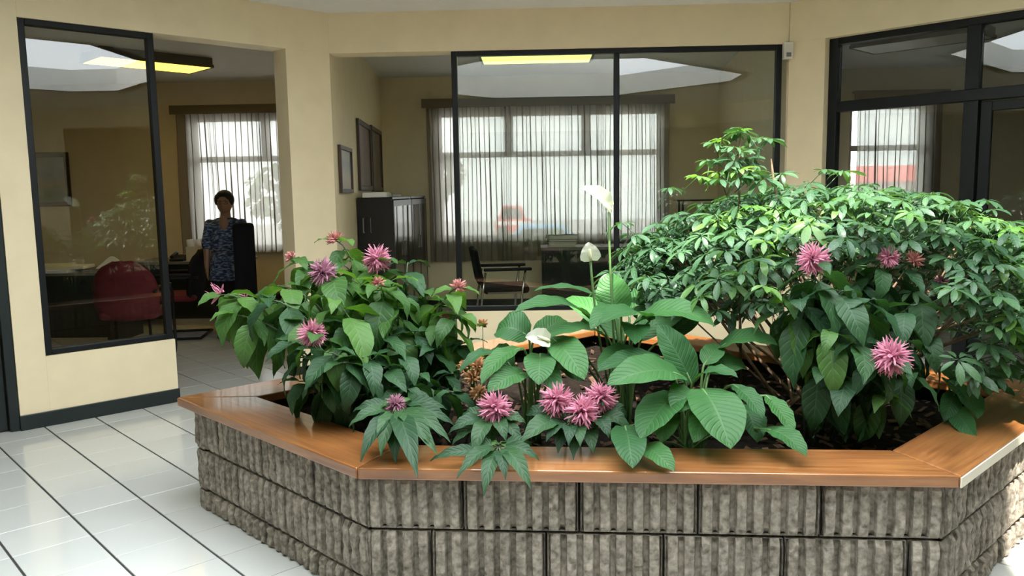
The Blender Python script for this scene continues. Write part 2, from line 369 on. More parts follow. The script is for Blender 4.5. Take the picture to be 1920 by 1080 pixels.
# left wall: plane v = 5.93, runs along D1; thickness away from the room (towards -normal => t<0 with our right-hand normal)
oL = UV(0, 5.93)
w = MB(); TH = .20
def wl(l0, l1, z0, z1, t0=-TH, t1=0): w.obox(oL, D1, l0, l1, t0, t1, z0, z1)
wl(-.13, .22, 0, CEIL); wl(.22, 1.17, HB, CEIL); wl(1.17, 1.345, 0, CEIL); wl(1.345, 2.19, 0, .468); wl(1.345, 3.575, HB, CEIL); wl(3.185, 3.575, 0, HB)
struct(w.build('wall_left', M['wall'], bevel=.0015))
w = MB(); w.obox(oL, D1, 1.165, 2.197, -TH - .01, .012, 0, .10)
struct(w.build('baseboard_left', M['base'], bevel=.003))
w = MB(); w.obox(oL, D1, 3.178, 3.58, -TH - .01, .012, 0, .10); struct(w.build('baseboard_pillar', M['base'], bevel=.003))
def wframe(root, o, d, l0, l1, z0, z1, t, mullions=(), rails=(), fw=.05, depth=.06, panes=True, top=.04):
    """bars and panes between two lengths; mullions/rails are positions"""
    def bar(n, a, b, c, e):
        m = MB(); m.obox(o, d, a, b, t - depth / 2, t + depth / 2, c, e); m.build(n, M['black'], root, bevel=.004)
    bar('frame_stile', l0, l0 + fw, z0, z1); bar('frame_stile', l1 - fw, l1, z0, z1)
    bar('frame_head', l0 + fw, l1 - fw, z1 - top, z1); bar('frame_sill', l0 + fw, l1 - fw, z0, z0 + top)
    xs = [l0 + fw] + sorted(mullions) + [l1 - fw]
    for x in mullions: bar('mullion', x - fw / 2, x + fw / 2, z0 + top, z1 - top)
    if panes:
        for a, b in zip(xs[:-1], xs[1:]):
            m = MB(); m.obox(o, d, a - .005, b + .005, t - .003, t + .003, z0 + top, z1 - top); m.build('pane', M['glass'], root)
r1 = struct(empty('window_1', oL + D1 * 1.76 + Vector((0, 0, .468))))
wframe(r1, oL, D1, 1.345, 2.185, .468, HB, -.05, fw=.045)
# black door far left in the same wall
r = struct(empty('door_1', oL + D1 * .7))
m = MB(); m.obox(oL, D1, .22, .28, -.14, -.01, 0, HB); m.build('door_jamb', M['base'], r, bevel=.004)
m = MB(); m.obox(oL, D1, 1.11, 1.168, -.14, -.01, 0, HB); m.build('door_jamb', M['base'], r, bevel=.004)
m = MB(); m.obox(oL, D1, .28, 1.11, -.14, -.01, HB - .06, HB); m.build('door_head', M['base'], r)
m = MB(); m.obox(oL, D1, .285, 1.105, -.09, -.045, .01, HB - .07); dl = m.build('door_leaf', M['base'], r, bevel=.004)
# centre wall: y = 6.72
CX0, CX1 = -1.666, 2.05; oC = Vector((0, 6.72, 0)); X = Vector((1, 0, 0))
w = MB(); w.obox(oC, X, CX0 + .001, CX1 - .001, -TH, 0, HB, CEIL); w.obox(oC, X, -.672, CX1 - .03, -TH, 0, 0, .50); struct(w.build('wall_center', M['wall'], bevel=.0015))
w = MB(); w.obox(oC, X, -.678, CX1 - .03, -TH - .01, .012, 0, .10); struct(w.build('baseboard_center', M['base'], bevel=.003))
r2 = struct(empty('window_2', (.66, 6.72, .5)))
wframe(r2, oC, X, -.672, 2.005, .50, HB, -.05, mullions=(.675,), fw=.045)
# right wall: plane u = 6.2, from the corner along -D2
oR = UV(6.2, 3.30); dR = -D2
w = MB()
def wr(l0, l1, z0, z1): w.obox(oR, dR, l0, l1, -TH, 0, z0, z1)
wr(0, .30, 0, HB); wr(0, 3.72, HB, CEIL); wr(2.9, 3.72, 0, HB); struct(w.build('wall_right', M['wall'], bevel=.0015))
w = MB(); w.obox(oR, dR, 0, .305, -TH - .01, .012, 0, .10); struct(w.build('baseboard_right', M['base'], bevel=.003))
r3 = struct(empty('door_2', oR + dR * 1.6)); tR = -.11
def bar3(n, a, b, z0, z1, dp=.08, mm='black'):
    m_ = MB(); m_.obox(oR, dR, a, b, tR - dp / 2, tR + dp / 2, z0, z1); return m_.build(n, M[mm], r3, bevel=.004)
bar3('frame_stile', .30, .37, 0, HB); bar3('frame_head', .37, 2.9, HB - .05, HB); bar3('frame_stile', 2.84, 2.9, 0, HB - .05)
bar3('transom_rail', .37, 2.84, 2.075, 2.155); bar3('mullion', 1.285, 1.375, 2.155, HB - .05); bar3('door_jamb', 1.285, 1.38, 0, 2.075, .09)
bar3('threshold', .37, 1.285, 0, .06); bar3('pane', .37, 1.285, 2.155, HB - .05, .006, 'glass'); bar3('pane', 1.375, 2.84, 2.155, HB - .05, .006, 'glass')
bar3('pane', .37, 1.285, .06, 2.075, .006, 'glass')
# glazed door leaf
bar3('door_stile', 1.39, 1.46, .01, 2.065, .04); bar3('door_stile', 2.76, 2.83, .01, 2.065, .04); bar3('door_rail', 1.46, 2.76, 2.0, 2.065, .04); bar3('door_rail', 1.46, 2.76, .01, .12, .04)
bar3('pane', 1.46, 2.76, .12, 2.0, .006, 'glass')
# remaining five sides of the octagon, seen only as reflections
c = Vector((OCT[0], OCT[1], 0))
for k, (ang, nm) in enumerate(((180, 'west'), (225, 'southwest'), (270, 'south'), (315, 'southeast'), (0, 'east'))):
    a = math.radians(ang); n = Vector((math.cos(a), math.sin(a), 0)); d = Vector((n.y, -n.x, 0)); o = c + n * APO
    # right-hand normal of d must point into the room
    w = MB(); rn = Vector((d.y, -d.x, 0)); sg = 1 if rn.dot(n) < 0 else -1
    dd = d * sg
    w.obox(o, dd, -HALF, -1.45, -TH, 0, 0, CEIL); w.obox(o, dd, 1.45, HALF, -TH, 0, 0, CEIL); w.obox(o, dd, -1.45, 1.45, -TH, 0, HB, CEIL)
    w.obox(o, dd, -1.45, 1.45, -TH, 0, 0, .5); struct(w.build('wall_' + nm, M['wall']))
    r = struct(empty('window_%d' % (7 + k), o + Vector((0, 0, .5)))); wframe(r, o, dd, -1.45, 1.45, .5, HB, -.05, mullions=(0,), panes=False)
    m = MB(); m.obox(o, dd, -1.44, 1.44, -.10, -.09, .51, HB - .01); m.build('pane', M['darkglass'], r)
# back wall with three windows
XL, XR, YF = -7.6, 8.0, 4.1
WIN = ((-4.45, -2.55, .80, 2.51), (-1.25, 1.62, .885, 2.51), (3.99, 4.94, .885, 2.51)); ZT = 1.975
w = MB(); xs = XL
for x0, x1, z0, z1 in WIN:
    w.box((xs, YB, 0), (x0, YB + .18, 3.1)); w.box((x0, YB, 0), (x1, YB + .18, z0)); w.box((x0, YB, z1), (x1, YB + .18, 3.1)); xs = x1
w.box((xs, YB, 0), (XR, YB + .18, 3.1)); struct(w.build('wall_back', M['wall']))
w = MB(); w.box((XL, YB - .012, 0), (XR, YB, .10)); struct(w.build('baseboard_back', M['base']))
for k, (x0, x1, z0, z1) in enumerate(WIN):
    r = struct(empty('window_%d' % (3 + k), ((x0 + x1) / 2, YB + .1, z0)))
    def bw(n, a, b, mm='wframe', y0=YB + .06, y1=YB + .12):
        q = MB(); q.box((a[0], y0, a[1]), (b[0], y1, b[1])); q.build(n, M[mm], r)
    f = .05; ups = [x0 + (x1 - x0) * q / (3 if k == 1 else 2) for q in range(1, 3 if k == 1 else 2)]
    if k == 1: ups = [-.33, .66]
    if k == 2: ups = []
    bw('frame_stile', (x0, z0), (x0 + f, z1)); bw('frame_stile', (x1 - f, z0), (x1, z1)); bw('frame_head', (x0 + f, z1 - f), (x1 - f, z1)); bw('frame_sill', (x0 + f, z0), (x1 - f, z0 + f))
    bw('transom_rail', (x0 + f, ZT - .035), (x1 - f, ZT + .035))
    for u in ups: bw('mullion', (u - .055, ZT + .035), (u + .055, z1 - f))
    e = [x0 + f] + ups + [x1 - f]
    for a, b in zip(e[:-1], e[1:]): bw('pane', (a, ZT + .03), (b, z1 - f), 'glass', YB + .088, YB + .092)
    bw('pane', (x0 + f, z0 + f), (x1 - f, ZT - .03), 'glass', YB + .088, YB + .092)
    q = MB(); q.box((x0 - .05, YB - .06, z0 - .04), (x1 + .05, YB + .02, z0)); q.build('window_sill', M['wall'], r)
# partitions, side walls
def wall_line(name, a, b, th=.12, z1=3.0):
    a = Vector(a + (0,)); b = Vector(b + (0,)); q = MB(); q.obox(a, b - a, 0, (b - a).length, -th, 0, 0, z1); return struct(q.build(name, M['wall']))
PA = Vector((-1.666, 6.72, 0)); PBk = Vector((-1.965, 10.5, 0))
wall_line('wall_partition_west', (PA.x, PA.y), (PBk.x, PBk.y), .12)
wall_line('wall_partition_east', (2.17, 6.75), (2.46, 10.5), .12)
wall_line('wall_side_west', (XL, YF), (XL, YB), .15); wall_line('wall_side_east', (XR, YB), (XR, YF), .15)
wall_line('wall_front_west', (-4.2, YF), (XL, YF), .15); wall_line('wall_front_east', (XR, YF), (4.6, YF), .15)
# ceiling with the skylight hole, and the white well above it (unseen south and southwest upstands added to block sun)
bm = bmesh.new()
outer = [bm.verts.new((x, y, CEIL)) for x, y in ((XL - .2, -2.6), (XR + .2, -2.6), (XR + .2, YB + .2), (XL - .2, YB + .2))]
inner = [bm.verts.new((x, y, CEIL)) for x, y in SKY]
ed = [bm.edges.new((outer[i], outer[(i + 1) % 4])) for i in range(4)] + [bm.edges.new((inner[i], inner[(i + 1) % 8])) for i in range(8)]
bmesh.ops.triangle_fill(bm, edges=ed, use_beauty=True)
for f in bm.faces:
    if f.normal.z > 0: f.normal_flip()
me = bpy.data.meshes.new('ceiling'); bm.to_mesh(me); bm.free(); me.materials.append(M['ceiling'])
struct(link(bpy.data.objects.new('ceiling', me)))
w = MB()
for i in range(8):
    a = Vector(SKY[i] + (0,)); b = Vector(SKY[(i + 1) % 8] + (0,)); w.obox(a, b - a, -.05, (b - a).length + .05, 0, .15, CEIL, 5.6 if i < 2 else WELL)
struct(w.build('well_sun_screen_1', M['ceiling']))
# ------------------------------------------------------------------ floor: each tile in view is a piece
TS = .3135; U0 = .675; V0 = 3.20
PCAP = [Vector((-1.74, 3.75, 0)), Vector((-.641, 2.73, 0)), Vector((1.396, 2.619, 0)), UV(4.45, .862), UV(4.45, 3.884)]
def inside(p, poly):
    n = len(poly); s = None
    for i in range(n):
        a, b = poly[i], poly[(i + 1) % n]; cr = (b.x - a.x) * (p.y - a.y) - (b.y - a.y) * (p.x - a.x)
        if cr < -.0: return False
    return True
fl = MB(); fl.box((XL - .2, -2.6, -.12), (XR + .2, YB + .2, -.006)); floor = struct(fl.build('floor', M['grout'], origin=(0, 0, 0)))
tm = MB(); g = .0048; gv = .0024
hu, hv = TS / 2 - g, TS / 2 - gv
cs = [(-hu, -hv), (hu, -hv), (hu, hv), (-hu, hv)]
def tile_geo(mb, cu, cv):
    b = .0015
    lo = [UV(cu + a, cv + c_) + Vector((0, 0, -.006)) for a, c_ in cs]
    mi = [UV(cu + a, cv + c_) + Vector((0, 0, -b)) for a, c_ in cs]
    hi = [UV(cu + a * (1 - b / hu), cv + c_ * (1 - b / hv)) for a, c_ in cs]
    vs_ = lo + mi + hi
    mb.add(vs_, [(8, 9, 10, 11)] + [(i, (i + 1) % 4, 4 + (i + 1) % 4, 4 + i) for i in range(4)] + [(4 + i, 4 + (i + 1) % 4, 8 + (i + 1) % 4, 8 + i) for i in range(4)])
tile_geo(tm, 0, 0); tile_me = tm.mesh('tile', M['tile'])
cand = []
for i in range(-30, 45):
    for j in range(-30, 45):
        cu = U0 + (i + .5) * TS; cv = V0 + (j + .5) * TS; p = UV(cu, cv)
        if not (XL < p.x < XR and -2.4 < p.y < YB): continue
        q = project(p); vis = q and -60 < q[0] < 1980 and 300 < q[1] < 1140
        hid = inside(p, PCAP)
        # behind the planter's crown of plants or the low walls
        if vis and q[1] < 880 and 600 < q[0] < 1780: hid = True
        cand.append((q[2] if vis and not hid else 1e3, cu, cv))
cand.sort()
rest = MB()
for k, (dist, cu, cv) in enumerate(cand):
    if k < 300 and dist < 900: inst('tile', tile_me, floor, Matrix.Translation(UV(cu, cv)))
    else: tile_geo(rest, cu, cv)
tag(rest.build('tile_field', M['tile'], floor), kind='stuff')

# ------------------------------------------------------------------ planter
PW = [Vector((-1.655, 3.735, 0)), Vector((-.622, 2.762, 0)), Vector((1.372, 2.652, 0)), UV(4.41, .902), UV(4.41, 3.835)]
planter = empty('planter', (.35, 3.8, 0)); tag(planter, 'large ribbed concrete block planter with varnished wooden cap in the tiled atrium', 'planter')
capw = .27
def inset(poly, dd):
    n = len(poly); out = []
    for i in range(n):
        a, b, c_ = poly[i - 1], poly[i], poly[(i + 1) % n]
        e1 = (b - a).normalized(); e2 = (c_ - b).normalized(); n1 = Vector((-e1.y, e1.x, 0)); n2 = Vector((-e2.y, e2.x, 0))
        k = 1 + n1.dot(n2); out.append(b + (n1 + n2) * (dd / k))
    return out
PIN = inset(PCAP, capw); PWI = inset(PW, .12); PWI2 = inset(PW, .03)
# mortar core behind the blocks
for i in range(5):
    a, b = PWI2[i], PWI2[(i + 1) % 5]; c_, d_ = PWI[(i + 1) % 5], PWI[i]
    q = MB(); q.prism([(p.x, p.y) for p in (a, b, c_, d_)], 0, .498); q.build('wall_core', M['mortar'], planter)
# ribbed split-face blocks
def block_mesh(L, Hh, seed, ribs):
    rr = random.Random(seed); mb = MB(); per = L / ribs; prof = []
    for k in range(ribs):
        x = k * per; g0 = .013
        prof += [(x + .001, -.026 if k else -.004), (x + g0 * .7, -.025), (x + g0, -.002), (x + per * .38, .002), (x + per * .62, .002), (x + per - g0, -.002), (x + per - g0 * .5, -.025)]
    prof.append((L - .001, -.004 if True else -.02)); nz = 9; P = []
    ribo = [rr.uniform(-.004, .004) for _ in range(ribs + 1)]
    for j, (x, y) in enumerate(prof):
        col_ = []; k = min(j // 7, ribs - 1)
        for i in range(nz + 1):
            z = Hh * i / nz; yy = y
            if y > -.01: yy += ribo[k] + .009 * noise.noise(Vector((x * 22 + seed * 3.1, z * 30, seed))) + .005 * noise.noise(Vector((x * 60, z * 70, seed * 2.)))
            if i in (0, nz): yy = min(yy, -.006) - .006
            col_.append(Vector((x, -yy, z)))
        P.append(col_)
    mb.grid(P)
    # sides and back
    D = .09
    mb.add([(0, 0, 0), (L, 0, 0), (L, D, 0), (0, D, 0), (0, 0, Hh), (L, 0, Hh), (L, D, Hh), (0, D, Hh)], [(0, 3, 2, 1), (4, 5, 6, 7), (1, 2, 6, 5), (2, 3, 7, 6), (3, 0, 4, 7)])
    for p in mb.v[-8:]:
        if p.y < .001: p.y = .012
    return mb
bcache = {}
def get_block(L, Hh, var, ribs):
    key = (round(L, 3), round(Hh, 3), var)
    if key not in bcache: bcache[key] = block_mesh(L, Hh, var + 1, ribs).mesh('block', M['block'], smooth=False)
    return bcache[key]
RIB = .0583
rows = ((0.002, .092, .5), (.104, .189, 0), (.304, .192, .5))
for i in range(5):
    a, b = PW[i], PW[(i + 1) % 5]; d = (b - a).normalized(); LL = (b - a).length
    nr = round(LL / RIB); rp = LL / nr
    for rk, (z0, hh, off) in enumerate(rows):
        if i == 1: seq_first = {0: 4, 1: 4, 2: 6}[rk]
        else: seq_first = 7 if off == 0 else 4
        k = 0; first = True
        while k < nr:
            n_ = min(seq_first if first else 7, nr - k); first = False
            if nr - k - n_ == 1: n_ += 1
            me = get_block(n_ * rp - .007, hh, R.randrange(4), n_)
            inst('block', me, planter, Matrix.Translation(a + d * (k * rp + .0035) + Vector((0, 0, z0))) @ Matrix.Rotation(math.atan2(d.y, d.x), 4, 'Z'))
            k += n_
# wooden cap boards with mitred corners
for i in range(5):
    a, b = PCAP[i], PCAP[(i + 1) % 5]; c_, e_ = PIN[(i + 1) % 5], PIN[i]; d = (b - a).normalized(); nn = Vector((-d.y, d.x, 0))
    gp = .0022; a2 = a + (e_ - a).normalized() * 0 + d * gp; b2 = b - d * gp; c2 = c_ - d * gp; e2 = e_ + d * gp
    poly = [a2, b2, c2, e2]; mb = MB()
    vs_ = [p + Vector((0, 0, .498)) for p in poly] + [p + Vector((0, 0, .54)) for p in poly]
    uvq = lambda p: ((p - a).dot(d) + i * 3.7, (p - a).dot(nn) + p.z * .7)
    fs_ = [(3, 2, 1, 0), (4, 5, 6, 7), (0, 1, 5, 4), (1, 2, 6, 5), (2, 3, 7, 6), (3, 0, 4, 7)]
    mb.add(vs_, fs_, [[uvq(vs_[q]) for q in f] for f in fs_])
    o = mb.build('cap_board', M['cap'], planter, bevel=.006)
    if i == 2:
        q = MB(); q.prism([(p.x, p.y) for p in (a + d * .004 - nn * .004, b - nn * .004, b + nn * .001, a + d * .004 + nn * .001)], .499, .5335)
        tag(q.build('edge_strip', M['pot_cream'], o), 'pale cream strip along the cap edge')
# soil
so_ = MB(); SO = inset(PW, .125)
ctr = sum(SO, Vector()) / 5
rings = 16; per = 60; P = []
def on_poly(t):
    k = t * 5; i = int(k) % 5; return SO[i].lerp(SO[(i + 1) % 5], k - int(k))
for r_ in range(rings + 1):
    row = []
    for k in range(per + 1):
        p = ctr.lerp(on_poly((k % per) / per), r_ / rings); row.append(Vector((p.x, p.y, .42 + .03 * noise.noise(p * 4) + .015 * noise.noise(p * 15))))
    P.append(row)
so_.grid(P); soil = so_.build('soil', M['soil'], smooth=True); tag(soil, 'dark soil bed filling the block planter', 'soil', kind='stuff')
ch = MB()
for k in range(900):
    t = R.random(); rr = R.random() ** .5 * .97; p = ctr.lerp(on_poly(t), rr); s = R.uniform(.008, .028); a = R.random() * math.tau
    p = Vector((p.x, p.y, .43 + .03 * noise.noise(p * 4) + R.uniform(0, .012))); dx = Vector((math.cos(a), math.sin(a), R.uniform(-.4, .4))) * s; dy = Vector((-math.sin(a), math.cos(a), R.uniform(-.5, .5))) * s * .45
    up = Vector((0, 0, s * .12))
    ch.add([p - dx - dy, p + dx - dy, p + dx + dy, p - dx + dy, p - dx - dy + up, p + dx - dy + up, p + dx + dy + up, p - dx + dy + up], [(0, 3, 2, 1), (4, 5, 6, 7), (0, 1, 5, 4), (1, 2, 6, 5), (2, 3, 7, 6), (3, 0, 4, 7)])
tag(ch.build('wood_chips', M['chip'], soil), kind='stuff')
# ------------------------------------------------------------------ plants
def leaf_geo(mb, L, Wd, a, b, droop, fold, nl, nw, T=None, wave=0, seed=0, p0=0.0, pet=0):
    """leaf along +x from the origin, upper side +z; returns nothing"""
    tm_ = a / (a + b); mxv = tm_ ** a * (1 - tm_) ** b; P = []
    x = z = 0.0; ds = L / nl; xs_ = [(0, 0, p0)]
    for i in range(1, nl + 1):
        an = p0 - droop * ((i - .5) / nl) ** 1.2; x += ds * math.cos(an); z += ds * math.sin(an); xs_.append((x, z, an))
    for i in range(nl + 1):
        t = i / nl; hw = Wd / 2 * ((max(t, .004) ** a) * ((1 - t) ** b) / mxv) if i < nl else .0006
        cx, cz, an = xs_[i]; row = []
        for j in range(-nw, nw + 1):
            y = hw * j / nw; up = abs(y) * fold + (wave * math.sin(t * 17 + seed + (1 if j > 0 else 2.2)) * abs(j) / nw if wave else 0)
            row.append(Vector((cx - math.sin(an) * up, y, cz + math.cos(an) * up)))
        P.append(row)
    if T: P = [[T @ p for p in r_] for r_ in P]
    mb.grid(P)
def pet_tube(mb, p0, p1, r, T=None):
    q = [Vector(p0), Vector(p1)]
    if T: q = [T @ p for p in q]
    mb.tube(q, r, 4)
# jacobinia leaf shapes: shared data, unit length 1
JL = {}
for kind in ('jleaf', 'jleaf_dark'):
    JL[kind] = []
    for s_, (dr, fo, wd) in enumerate(((.8, .30, .38), (1.2, .22, .42), (1.7, .25, .40), (1.0, .15, .45))):
        mb = MB(); leaf_geo(mb, .9, wd, .66, 1.2, dr, fo, 8, 2, T=Matrix.Translation((.1, 0, 0)), wave=.022, seed=s_); pet_tube(mb, (0, 0, 0), (.12, 0, 0), .012)
        JL[kind].append(mb.mesh('leaf', M[kind], smooth=True))
def flower_mesh(name, material, n, seed, spread, thin, curl):
    rr = random.Random(seed); mb = MB()
    for k in range(n):
        th = spread * ((k + .5) / n) ** .6; ph = k * 2.39996 + rr.uniform(-.2, .2)
        d = Vector((math.sin(th) * math.cos(ph), math.sin(th) * math.sin(ph), math.cos(th))); ln = rr.uniform(.68, .95)
        side = d.cross(Vector((rr.uniform(-1, 1), rr.uniform(-1, 1), .3))).normalized(); bend = d.cross(side) * rr.uniform(.15, .4) * curl + Vector((0, 0, .10))
        c0 = Vector((0, 0, -.25)) + d * .18; P = []
        for i in range(4):
            t = i / 3; p = c0 + d * (ln * t) + bend * (t * t); wv = thin * (.55 + .9 * math.sin(math.pi * min(1, t * .75 + .12))) * (1 if i < 3 else .35)
            nrm = side.cross(d).normalized()
            P.append([p - side * wv, p + nrm * wv * .8, p + side * wv])
        mb.grid(P)
    return mb.mesh(name, M[material], smooth=True)
FL = {'pink': [flower_mesh('flower_head', 'pink', 190, s_, 2.35, .05, 1.7) for s_ in (1, 2)],
      'mauve': [flower_mesh('flower_head', 'mauve', 170, 3, 2.35, .05, 1.7)],
      'peach': [flower_mesh('flower_head', 'peach', 44, 4, 1.5, .075, .7)],
      'orange': [flower_mesh('flower_head', 'orange', 40, 6, 1.7, .11, .5)],
      'wisp': [flower_mesh('flower_head', 'pink', 16, 5, 1.5, .055, 1.8)]}
def shoot(plant, base, tip, L, pairs=4, flower=None, fr=.05, kind='jleaf', lean=None, a0=None, drop=0.0, gap=.04, sr=.006):
    base = Vector(base); tip = Vector(tip)
    ctl = Vector((base.x * .55 + tip.x * .45, base.y * .55 + tip.y * .45, tip.z * .95 + base.z * .05))
    if tip.z < base.z + .15: ctl = (base + tip) / 2 + Vector((0, 0, .12))
    pts = bez(base, ctl, tip, 9); mb = MB(); mb.tube(pts, [sr * (1 - .55 * i / 9) for i in range(10)], 5); mb.build('stem', M['jstem'], plant, smooth=True)
    d = (pts[-1] - pts[-2]).normalized(); a0 = R.uniform(0, math.tau) if a0 is None else a0
    # walk back down the stem
    segs = [(pts[i + 1] - pts[i]).length for i in range(9)]
    def back(s_):
        i = 8
        while i > 0 and s_ > segs[i]: s_ -= segs[i]; i -= 1
        return pts[i + 1].lerp(pts[i], min(1, s_ / segs[i]))
    for k in range(pairs):
        p = back(.012 + gap * k); el = math.radians(34 - 24 * k + R.uniform(-10, 10)) - drop
        for s_ in (0, 1):
            az = a0 + k * math.pi / 2 + s_ * math.pi + R.uniform(-.35, .35)
            x_ = Vector((math.cos(az) * math.cos(el), math.sin(az) * math.cos(el), math.sin(el)))
            sc_ = L * 1.45 * min(1, .55 + .22 * k) * R.uniform(.85, 1.12)
            inst('leaf', JL[kind][R.randrange(4)], plant, frame_mat(p, x_, (0, 0, 1), sc_, R.uniform(-.35, .35)))
    if flower:
        up = (d + Vector((0, -.25, .6))).normalized(); m3 = up.to_track_quat('Z', 'Y').to_matrix().to_4x4()
        o = inst('flower_head', R.choice(FL[flower]), plant, Matrix.Translation(tip + up * fr * .35) @ m3 @ Matrix.Rotation(R.random() * 6, 4, 'Z') @ Matrix.Scale(fr, 4))
def plant_root(name, loc, label, cat, group=None):
    o = empty(name, loc); tag(o, label, cat, group); return o

# big left jacobinia shrub
jl = plant_root('jacobinia', (-.62, 3.68, .41), 'tall leafy jacobinia with many pink flowers at the left end of the planter', 'plant', 'jacobinias')
LT = [  # px, py, Y, leaf length, pairs, flower, flower radius
 (632, 452, 3.75, .19, 4, 'peach', .045), (708, 490, 3.65, .20, 4, 'pink', .062), (607, 512, 3.35, .20, 4, 'mauve', .055), (548, 484, 3.8, .18, 4, 'peach', .032),
 (417, 552, 3.55, .20, 4, 'wisp', .055), (462, 560, 3.65, .19, 4, 'wisp', .035), (588, 628, 3.15, .19, 5, 'pink', .055), (710, 533, 3.4, .20, 4, 'peach', .034),
 (857, 540, 3.5, .17, 4, 'peach', .04), (833, 594, 3.5, .16, 4, 'peach', .025), (765, 492, 3.75, .18, 4, None, 0), (520, 535, 3.6, .20, 4, None, 0),
 (660, 525, 3.45, .21, 5, None, 0), (745, 560, 3.45, .20, 4, None, 0), (800, 545, 3.7, .19, 4, None, 0), (565, 600, 3.35, .19, 4, None, 0), (650, 605, 3.3, .19, 5, None, 0),
 (700, 620, 3.35, .18, 5, None, 0), (780, 620, 3.45, .18, 5, None, 0), (560, 670, 3.2, .17, 4, None, 0), (640, 680, 3.1, .17, 4, None, 0), (720, 690, 3.2, .16, 4, None, 0),
 (820, 655, 3.45, .16, 4, None, 0), (880, 640, 3.55, .16, 4, None, 0), (600, 720, 3.2, .14, 4, None, 0), (680, 740, 3.15, .14, 4, None, 0), (790, 700, 3.3, .15, 4, None, 0), (850, 700, 3.4, .13, 4, None, 0),
 (580, 545, 3.9, .19, 4, None, 0), (690, 560, 3.8, .19, 4, None, 0), (480, 600, 3.6, .14, 3, None, 0),
 (440, 590, 3.5, .19, 4, None, 0), (500, 560, 3.45, .20, 4, None, 0), (620, 565, 3.25, .21, 5, None, 0), (730, 525, 3.55, .20, 4, None, 0), (830, 560, 3.6, .18, 4, None, 0), (865, 590, 3.45, .17, 4, None, 0), (540, 640, 3.25, .18, 4, None, 0), (610, 660, 3.1, .18, 4, None, 0), (680, 670, 3.15, .18, 5, None, 0), (750, 660, 3.3, .18, 5, None, 0), (760, 730, 3.15, .15, 4, None, 0), (850, 735, 3.2, .14, 4, None, 0), (560, 715, 3.3, .15, 4, None, 0), (640, 495, 3.7, .19, 4, None, 0), (585, 500, 3.7, .19, 4, None, 0)]
for (px, py, Y, L_, pr, fl_, fr_) in LT:
    tip = at(px, py, Y); b_ = Vector((-.62 + .45 * (tip.x + .62) * R.uniform(.3, .8), 3.68 + (Y - 3.68) * .5 + R.uniform(-.1, .15), .41))
    b_.x = max(b_.x, -.92)
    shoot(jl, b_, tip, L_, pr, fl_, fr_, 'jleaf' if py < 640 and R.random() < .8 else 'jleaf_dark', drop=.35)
# right jacobinia
j4 = plant_root('jacobinia', (1.22, 3.42, .41), 'tall dark leaved jacobinia with pink flowers in front of the umbrella tree', 'plant', 'jacobinias')
RT = [(1525, 490, 3.15, .20, 5, 'pink', .06), (1665, 484, 3.3, .18, 4, 'pink', .042), (1710, 492, 3.3, .17, 4, 'peach', .045), (1669, 672, 2.98, .17, 4, 'pink', .068), (1765, 530, 3.3, .18, 4, 'mauve', .03),
 (1580, 545, 3.1, .20, 5, None, 0), (1500, 560, 3.15, .21, 4, None, 0), (1640, 560, 3.1, .20, 5, None, 0), (1720, 570, 3.2, .20, 4, None, 0), (1560, 620, 3.05, .19, 5, None, 0), (1620, 640, 3.05, .19, 4, None, 0),
 (1540, 690, 3.1, .18, 4, None, 0), (1600, 710, 3.05, .18, 4, None, 0), (1700, 640, 3.1, .18, 4, None, 0), (1760, 620, 3.25, .19, 4, None, 0), (1660, 740, 3.05, .16, 3, None, 0), (1475, 560, 3.2, .19, 3, None, 0), (1720, 700, 3.1, .16, 3, None, 0)]
for (px, py, Y, L_, pr, fl_, fr_) in RT:
    tip = at(px, py, Y); b_ = Vector((1.22 + .35 * (tip.x - 1.22), 3.42 + R.uniform(-.1, .1), .41))
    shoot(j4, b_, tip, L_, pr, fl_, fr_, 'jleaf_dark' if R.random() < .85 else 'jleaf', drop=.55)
# dried orange bracts between left shrub and the lilies
dr = plant_root('dry_shrub', tuple(at(890, 700, 3.35).xy) + (.41,), 'small clump of dry orange-tan flower heads left of the broad lily leaves', 'plant')
for px, py, Y, rr_ in ((893, 690, 3.3, .045), (885, 712, 3.28, .04), (897, 738, 3.2, .04), (925, 690, 3.4, .035), (910, 668, 3.45, .03), (870, 690, 3.35, .03), (945, 700, 3.35, .03), (905, 610, 3.6, .028)):
    shoot(dr, (at(890, 700, 3.35).x + R.uniform(-.05, .05), 3.35 + R.uniform(-.05, .05), .41), at(px, py, Y), .08, 1, 'orange', rr_, 'jleaf', sr=.004)

